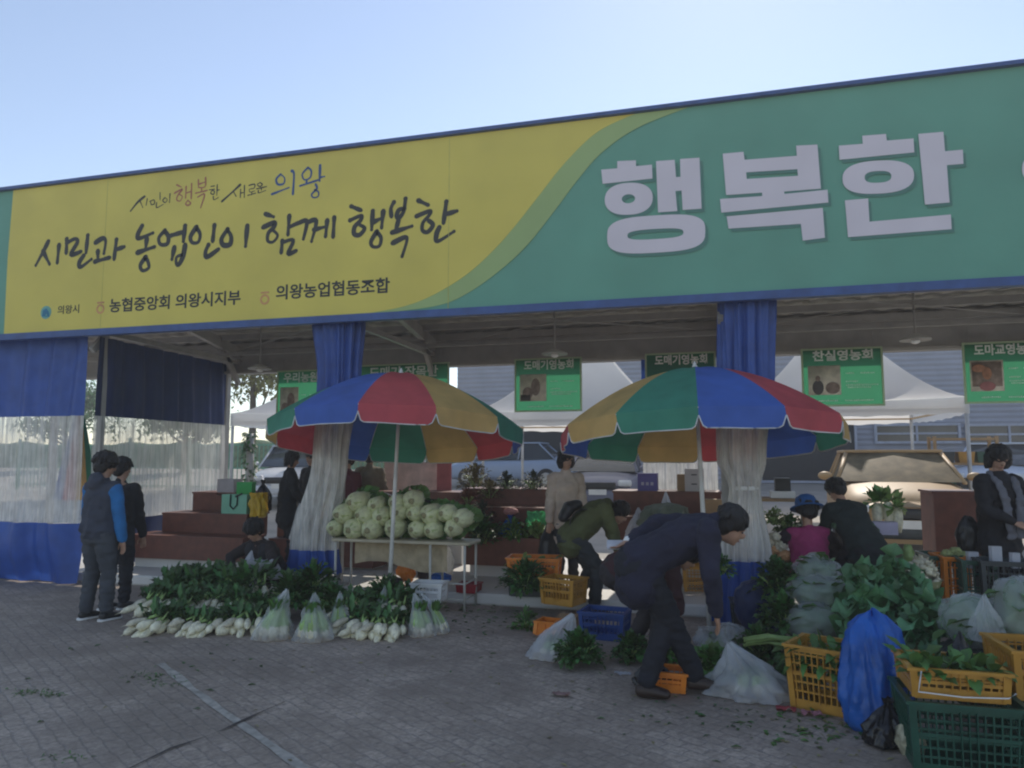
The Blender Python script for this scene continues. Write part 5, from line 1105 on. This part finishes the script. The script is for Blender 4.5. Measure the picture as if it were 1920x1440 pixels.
# middle foreground goods
p=G(1042,1162); crate('yellow crate on the ground left of the olive jacketed person',M_ycr,p+V3((.05,.15,.13)),.36,.28,.26,R(-18),fill=None); crate('small orange crate turned over beneath the yellow crate',M_ocr,G(1024,1194)+V3((0,.12,0)),.17,.17,.125,R(-10),taper=1.15,slats=3)
boxy('low brown carton supporting the right side of the yellow crate','box','carton_box',M_card,1042,1080,1160,1182,G(1060,1184).y+.05,.2)
leafy('bushy dark greens drooping over the left of the yellow crate',985,1150,.24,190,.17,.055,z=.22,flatz=.8); leafy('scattered pale stems and leaves under the yellow crate',985,1178,.10,40,.14,.04,m=M_leafm,z=.0)
p=W(1003,1082,7.95); crate('bright orange crate stacked on a dark crate by the beige coated woman',M_ocr,p,.54,.32,.22,R(6),fill=M_leafl,fillmat='yellow green leaves sticking out of the bright orange crate',nf=14,fl=(.1,.06)); crate('dark crate beneath the bright orange crate',M_kcr,(p.x,p.y,FZ),.5,.30,p.z-FZ-.004,R(6),taper=.96)
p=G(1130,1203); crate('empty blue crate on the ground behind the dark maroon person',M_bcr,p+V3((0,.17,0)),.38,.30,.24,R(-6))
bag('white plastic bag slumped on the ground with a peak at its right',M_bagt,G(1036,1240)+V3((-.02,.12,0)),.16,.34,'cone',lean=(.16,0),sq=1.35,inner=stalks(5,.13,.2,12)); leafy('round bush of dark greens on the ground right of the white bag',1087,1248,.17,170,.12,.06,z=.03,flatz=.9)
leafy('dark greens on the ground beside the maroon person',1183,1240,.13,100,.12,.055,z=.02); leafy('greens between the legs of the suited person',1253,1243,.14,90,.13,.06,m=M_leafm,z=.03); leafy('pale leaved greens right of the shoe of the suited person',1335,1280,.15,80,.14,.08,m=M_leafm,z=.02)
obj_blob('cut pale napa cabbage half lying right of the suited person','cabbage','cabbage_half',M_cab,1322,1358,1246,1272,G(1340,1278).y+.1)
p=G(1256,1301); crate('small orange tub at the feet of the suited person',M_ocr,p+V3((0,.1,0)),.20,.20,.14,0,slats=2,taper=.86,name='tub',cat='tub'); bag('black bag slumped left of the orange tub',M_bagk,G(1222,1296)+V3((0,.12,0)),.12,.20,'knot')
p=G(1312,1132); crate('yellow crate standing behind the suited person at the parasol pole',M_ycr,p+V3((0,.16,.0)),.34,.28,.40,R(5),slats=6,name='plastic_crate')
obj_blob('crumpled orange brown paper sack between the olive jacket and the suit','sack','paper_sack',mat('orange_paper',(.36,.15,.07),.8,var=.2),1142,1200,1030,1098,7.2,.1)
leafy('small dark bunch held up right of the suited person',1352,1078,.10,60,.10,.04,Y=6.4)
bag('clear bag of purple grey produce on the ground behind the suited person',M_bagc,G(1340,1238)+V3((0,.15,0)),.14,.20,'open',inner=stalks(5,.11,.2,9)); bag('clear puffed bag standing on the white bag',M_bagc,G(1370,1240)+V3((.0,.1,.02)),.12,.25,'sack')
obj_blob('pale grey tray under the parasol foot','tray','tray',mat('tray_grey',(.33,.34,.40),.5),1300,1350,1188,1215,G(1320,1216).y+.1,.12,amp=.03)
bag('large white bag spread on the ground right of the suited person',M_bagt,G(1412,1318)+V3((0,.16,0)),.20,.33,'cone',lean=(-.14,0),sq=1.5,name='plastic_bag',inner=stalks(5,.16,.22,11))
b=MB()
for i in range(9): a=Vector((rnd.uniform(-.02,.03),rnd.uniform(-.05,.05),.03+.02*(i%3))); b.tube([a,a+V3((.18,.02,.03)),a+V3((.36,-.04+.02*i,-.0))],[.010,.014,.019],7)
t=b.build('leek_bundle',M_stalk); tag(t,'pale stalks lying over the large white bag','leeks',loc=G(1400,1272)+V3((0,.15,.17)))
leafy('spreading dark greens behind the clear bags',1425,1248,.16,110,.16,.08,z=.04)
# dark crate and plants
p=G(1416,1192); crate('dark grey wire crate standing by the curtain foot',M_kcr,p+V3((0,.15,.02)),.38,.30,.26,R(4),slats=6); 
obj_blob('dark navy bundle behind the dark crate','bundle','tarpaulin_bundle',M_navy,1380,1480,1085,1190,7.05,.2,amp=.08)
leafy('dark leafy plants piled beside the curtain foot',1462,1118,.22,190,.13,.06,Y=6.9); leafy('dark leaves low behind the yellow crate',1470,1180,.18,120,.14,.07,Y=6.4)
# bagged greens stack
def bgr(label,a,b_,c,d,Y,ry=.2):
    t=thing('bagged_greens',label,'bagged greens',W((a+b_)/2,(c+d)/2,Y)); o,cc,rx,ry_,rz=blob('film',M_bagc,a,b_,c,d,Y,ry,t,amp=.12)
    f=MB(); 
    for i in range(90):
        q=Vector((rnd.uniform(-.8,.8)*rx,rnd.uniform(-.9,.6)*ry_,rnd.uniform(-.75,.75)*rz)); 
        if (q.x/rx)**2+(q.y/ry_)**2+(q.z/rz)**2<.75: f.leaf(q,(rnd.gauss(0,1),rnd.gauss(0,.6),rnd.gauss(0,.6)),.13,.08,.6,seg=3)
    f.build('leaves',M_leafm,t)
    o2,*_=blob('packed_greens',mat('bag_green_core',(.11,.21,.09),.7,var=.4,scale=8),a+8,b_-8,c+7,d-5,Y,ry*.8,t,amp=.1); return t
bgr('clear sack of greens on top of the pile behind the big leaves',1490,1572,1042,1098,6.75); bgr('pale misted sack of greens in the middle of the pile',1478,1592,1080,1140,6.55); bgr('misted bluish sack of greens at the bottom of the pile',1470,1588,1132,1200,6.35)
obj_blob('beige netted bundle at the top of the bagged greens','bundle','bundle',mat('beige_net',(.32,.29,.22),.8,bump=.5),1508,1550,1036,1062,6.95)
# big leaves
M_big=mat('collard_leaf',(.12,.27,.115),.42,var=.3,scale=10,island=.4,trans=.15)
def bigleaf(label,px,py,Y,rad,n,L=.22,Wd=.155): 
    c=W(px,py,Y); t=thing('collard_bunch',label,'collard greens',c); b=MB(); clump(b,(0,0,-.05),rad,int(n*1.6),L,Wd,up=.7,droop=1.7,seg=8,curl=.2,wav=.45,flatz=1.0,lob=.14); b.build('leaves',M_big,t); return t
bigleaf('big leaved collard bunch, upper left of the leafy heap',1625,1125,6.2,.14,34); bigleaf('big leaved collard bunch, top of the heap in paler green',1672,1108,6.3,.15,36); bigleaf('big leaved collard bunch, lower left just above the blue bag',1632,1168,5.9,.13,34); bigleaf('big leaved collard bunch, lower right of the leafy heap',1706,1165,6.0,.15,38)
bigleaf('smaller leaved bunch under the heap, right of the blue bag',1735,1195,5.6,.14,46,.17,.10); obj_blob('dark sack supporting the big leaved heap','sack','sack',M_bago,1600,1740,1150,1290,6.0,.25,amp=.06)
# yellow crate with greens, rotated
p=G(1560,1345)+V3((.02,.19,0)); crate('tall yellow crate of greens left of the tall blue bag',M_ycr,p,.42,.34,.40,R(-24),fill=M_leafm,fillmat='fresh greens piled in the tall yellow crate left of the blue bag',nf=110,fl=(.13,.05),slats=7,taper=.88)
leafy('leaves hanging down the left side of the tall yellow crate',1502,1300,.13,110,.15,.06,m=M_leafd,z=.10,droop=2.0); leafy('low dark greens by the foot of the tall yellow crate',1490,1285,.13,70,.13,.07,z=.02)
# blue, black, newspaper bags
bag('tall bright blue plastic bag standing left of the green crate',M_bagb,G(1652,1384)+V3((0,.16,0)),.17,.66,'sack',lean=(.02,.08),seed=3.3); bag('small black plastic bag in front of the tall blue bag',M_bagk,G(1664,1408)+V3((0,.09,0)),.105,.25,'knot',lean=(.03,0))
obj_blob('crumpled white and yellowish printed bag against the green crate','bag','plastic_bag',mat('printed_bag',(.42,.40,.28),.5,var=.6,scale=16,bump=.5),1684,1730,1352,1422,G(1705,1424).y+.08,.08,amp=.12); bag('thin white bag handle rising above the printed bag',M_bagw,G(1708,1400)+V3((0,.2,.08)),.05,.22,'cone')
# green crate with the yellow one on top
gp=G(1815,1462); gy=gp.y+.17; a=W(1706,1312,gp.y); e=W(1925,1312,gp.y); w_=e.x-a.x; hz=a.z
crate('large dark green crate at the lower right corner',M_gcr,((a.x+e.x)/2,gp.y+.2,0),w_,.42,hz,0,slats=8,taper=.93)
a=W(1712,1300,gp.y+.02); e=W(1892,1300,gp.y+.02); crate('yellow crate of greens stacked on the large dark green crate',M_ycr,((a.x+e.x)/2,gp.y+.20,hz+.004),e.x-a.x,.36,.155,0,fill=M_leafm,fillmat='mixed greens lying in the yellow crate at the lower right',nf=90,fl=(.12,.06),slats=3,taper=.95)
p=W(1935,1300,gp.y+.35); crate('second yellow crate cut off by the right edge',M_ycr,p+V3((.02,.1,-.02)),.26,.40,.26,R(3),slats=5); crate('dark green crate beneath the second yellow crate at the right edge',M_gcr,(p.x+.02,p.y+.1,0),.26,.40,p.z-.026,R(3),slats=7,taper=.95)
b=MB(); b.tube([V3((-.18,-.01,.10)),V3((-.2,-.02,.0)),V3((0,-.025,-.01)),V3((.2,-.02,.0)),V3((.24,0,.02))],.004,5); tag(b.build('cord',M_white),'thin pale cord strung round the stacked yellow and green crates','cord',loc=((a.x+e.x)/2,gp.y-.005,hz+.05))
bag('black bag drooping into the back of the lower right yellow crate',M_bagk,((a.x+e.x)/2+.1,gp.y+.36,hz+.10),.07,.18,'cone')
bgr('dark misted bag of greens behind the yellow crate at the lower right',1768,1870,1115,1215,5.3,.2); bgr('large grey green sack of greens cut off by the right edge',1868,1960,1085,1215,5.2,.22); bag('translucent bag with an upright peak behind the yellow crate',M_bagc,W(1850,1200,5.1),.10,.26,'cone')
obj_blob('dark sack under the misted bags at the right','sack','sack',M_kcr,1760,1950,1190,1330,5.3,.2,amp=.05)
# right stall interior
b=MB(); p=W(1460,1010,8.3); t=thing('low_table','low cluttered table at the left of the magenta seller','table',(p.x+.05,8.5,FZ)); h_=W(1460,935,8.3).z-FZ; b.box((0,0,h_-.015),(.5,.45,.03)); b.build('tabletop',M_card,t,smooth=False)
for x in (-.22,.22):
    for y in (-.2,.2): b=MB(); b.tube([(x,y,0),(x,y,h_-.03)],.015,6); b.build('leg',M_steel,t)
boxy('dark scale box on the low cluttered table','scale','weighing_scale',M_black,1455,1482,897,925,8.5,.2); boxy('pale tray under the dark scale','tray','tray',M_white,1447,1490,922,934,8.35,.2); leafy('small green seedlings in front of the low cluttered table',1452,985,.11,60,.10,.05,m=M_leafl,Y=8.1); leafy('dark greens left of the magenta seller',1482,1000,.13,70,.12,.06,Y=8.1)
for i,(px,py) in enumerate(((1440,1018),(1452,1008),(1448,1030),(1463,1024),(1470,1040))): obj_blob(['white garlic bulb cluster leftmost by the curtain','white garlic bulb cluster uppermost by the curtain','peach coloured onion in front by the curtain','white bulb right of the onion by the curtain','peach coloured onion lowest by the curtain'][i],'bulbs','garlic_bulbs',[M_root,M_root,mat('onion_peach',(.55,.30,.14),.5),M_root,mat('onion_peach',(.55,.30,.14),.5)][i],px-12,px+12,py-10,py+10,7.95,.07,amp=.2)
p=W(1452,1062,7.95); boxy('low carton carrying the garlic and onions','box','carton_box',M_card,1428,1486,1044,1090,8.0,.2)
for i,(px,py,h_) in enumerate(((1645,960,.26),(1665,958,.30),(1683,970,.24))): 
    c=W(px,py,8.3); t=thing('radish_stack',['pale daikon with leaves upright at left above the olive sack','pale daikon with bright leaves in the middle above the olive sack','pale daikon with leaves at right above the olive sack'][i],'radish',c); b=MB(); b.tube([(0,0,-.15),(0,0,-.05),(0,0,.05),(0,0,.09)],[.03,.05,.05,.03],12); b.build('root',M_root,t); b=MB(); clump(b,(0,0,.09),.05,24,.16,.07,up=1.2); b.build('leaves',M_leafl if i else M_leafm,t)
boxy('white lilac box on top of the olive sack','box','carton_box',mat('lilac_card',(.42,.38,.50),.6),1640,1682,980,1003,8.05,.15); bag('bulging olive sack on the slab right of the stooping person',M_bago,(W(1672,1060,8.0).x,8.05,FZ),.22,.44,'sack')
obj_blob('cut cream pieces in the shadow right of the olive sack','produce','produce_pile',M_stalk,1694,1712,1020,1060,7.9,.06)
b=MB()
for i in range(120):
    a=rnd.uniform(0,6.28); e=rnd.uniform(-.3,1.5); q=V3((math.cos(a)*math.cos(e)*.12,math.sin(a)*math.cos(e)*.12,math.sin(e)*.16)); b.ell(q,(.026,.026,.022),None,8,5)
    if i%2: b.leaf(q,q.normalized(),.05,.03,.2,seg=2)
t=thing('mushroom_basket','heaped cream oyster mushrooms in the sunlight right of the big leaves','mushrooms',W(1728,1086,7.2)); o=b.build('mushrooms',mat('mushroom_cream',(.55,.50,.36),.6,var=.25,island=.2),t); b=MB(); b.lathe([(.0,-.10),(.12,-.10),(.15,.0),(.155,.0),(.12,-.09)],n=20); b.build('basket',mat('basket_olive',(.2,.2,.08),.7),t)
t=boxy('grey block carrying the mushroom basket','block','concrete_block',M_slab,1706,1750,1112,1150,7.2,.25)
p=W(1790,1102,7.75); crate('tall orange crate of pale vegetables below the woman in the grey scarf',M_ocr,(p.x,7.85,FZ),.20,.34,W(1790,1044,7.7).z-FZ,R(4),slats=6); 
for i,(px,py) in enumerate(((1776,1036),(1792,1032),(1806,1040))): obj_blob(['pale vegetable head leftmost on the orange crate','pale vegetable head in the middle on the orange crate','pale vegetable head rightmost on the orange crate'][i],'vegetable','vegetable_head',M_cab,px-10,px+10,py-6,py+12,7.85,.06,amp=.15)
crate('dark crate left of the tall orange crate',M_gcr,(W(1755,1100,7.9).x,8.0,FZ),.14,.40,W(1755,1040,7.9).z-FZ,R(4),slats=5)
p=W(1835,1105,7.6); crate('dark green crate right of the orange crate',M_gcr,(p.x-.02,7.62,FZ-.0),.24,.36,W(1835,1050,7.5).z-FZ,R(-3),slats=5); p=W(1885,1105,7.5); crate('dark crate of black bags in front of the woman in the grey scarf',M_kcr,(p.x,7.45,0),.42,.30,W(1885,1052,7.35).z,R(-3),slats=7,fill=M_bagk,fillmat='black film bags in the dark crate before the woman in the scarf',nf=40,fl=(.12,.1))
boxy('small white and red packet in the dark green crate','packet','packet',M_bagw,1818,1836,1036,1066,7.6,.05,.2); boxy('white printed packet sticking up at the womans knees','packet','packet',M_bagw,1862,1880,1026,1062,7.42,.05,.2); boxy('white packet at far right above the dark crate','packet','packet',M_bagw,1900,1914,1038,1066,7.42,.05,.2)
obj_blob('black carry bag hanging at the left side of the woman in the grey scarf','handbag','handbag',M_black,1795,1835,970,1045,8.0,.08,amp=.08)
# litter and weeds
b=MB()
def scat(px,py,s,n,m=0,L=.05):
    for i in range(n):
        p=G(px+rnd.gauss(0,s),py+rnd.gauss(0,s*.35)); b.leaf((p.x,p.y,.006),(rnd.gauss(0,1),rnd.gauss(0,1),.12),L*rnd.uniform(.5,1.5),L*.5*rnd.uniform(.5,1.3),.3,mi=m,seg=2)
scat(900,1165,60,45); scat(820,1215,130,18,0,.035); scat(1230,1320,80,30,0,.04); scat(1400,1345,80,45,0,.04); scat(1510,1365,50,60,1); scat(1560,1380,80,40,2,.04); scat(600,1225,140,40,2,.03); scat(1100,1290,120,30,2,.03); scat(300,1230,150,25); scat(700,1330,300,30,2,.03); scat(900,1140,60,60,1,.06)
o=b.build('leaf_litter',[M_leafd,M_leafm,M_leafy]); o['kind']='stuff'; o['label']='leaf scraps scattered on the ground'
b=MB()
def weed(px,py,s,n):
    for i in range(n):
        p=G(px+rnd.gauss(0,s),py+rnd.gauss(0,s*.16)); b.leaf((p.x,p.y,.002),(rnd.gauss(0,.6),rnd.gauss(0,.6),.7),rnd.uniform(.02,.05),.01,1.0,seg=2)
weed(60,1300,22,50); weed(100,1303,14,30); weed(280,1268,22,45); weed(300,1285,24,25); weed(130,1420,26,20)
o=b.build('weeds',M_leafm); o['kind']='stuff'; o['label']='small weeds in the paving joints'
for i,(px,py,m,lab) in enumerate(((1168,1267,M_bagw,'white paper scrap left of the suited person'),(1052,1306,mat('pinkish_scrap',(.3,.18,.16),.7),'pinkish paper scrap on the open ground in front of the white bag'),(1474,1333,mat('red_scrap',(.35,.05,.06),.6),'red and white wrapper right of the large white bag'),(1522,1342,mat('pink_scrap',(.5,.22,.26),.6),'pink wrapper in front of the tall yellow crate'))):
    b=MB(); b.grid(lambda u,v:((u-.5)*.12,(v-.5)*.06,.012+.025*noise.noise(Vector((u*4,v*4,i*3)))),8,6); tag(b.build('paper_scrap',m),lab,'litter',loc=G(px,py)+V3((0,0,.008)))

# ---------------------------------------------------------------- thin scattering volume added in place of lens glare
m=bpy.data.materials.new('glare_volume'); m.use_nodes=True; nt=m.node_tree
for n in list(nt.nodes):
    if n.type=='BSDF_PRINCIPLED': nt.nodes.remove(n)
pv=N(nt,'ShaderNodeVolumePrincipled'); pv.inputs['Color'].default_value=(.9,.92,.95,1); pv.inputs['Density'].default_value=.0045; pv.inputs['Anisotropy'].default_value=.35
nt.links.new(pv.outputs[0],nt.nodes['Material Output'].inputs['Volume'])
b=MB(); b.box((0,25,4.5),(150,100,11.2)); o=b.build('glare_haze',m,smooth=False); o['kind']='stuff'; o['label']='thin volume added over the market to stand in for lens glare'
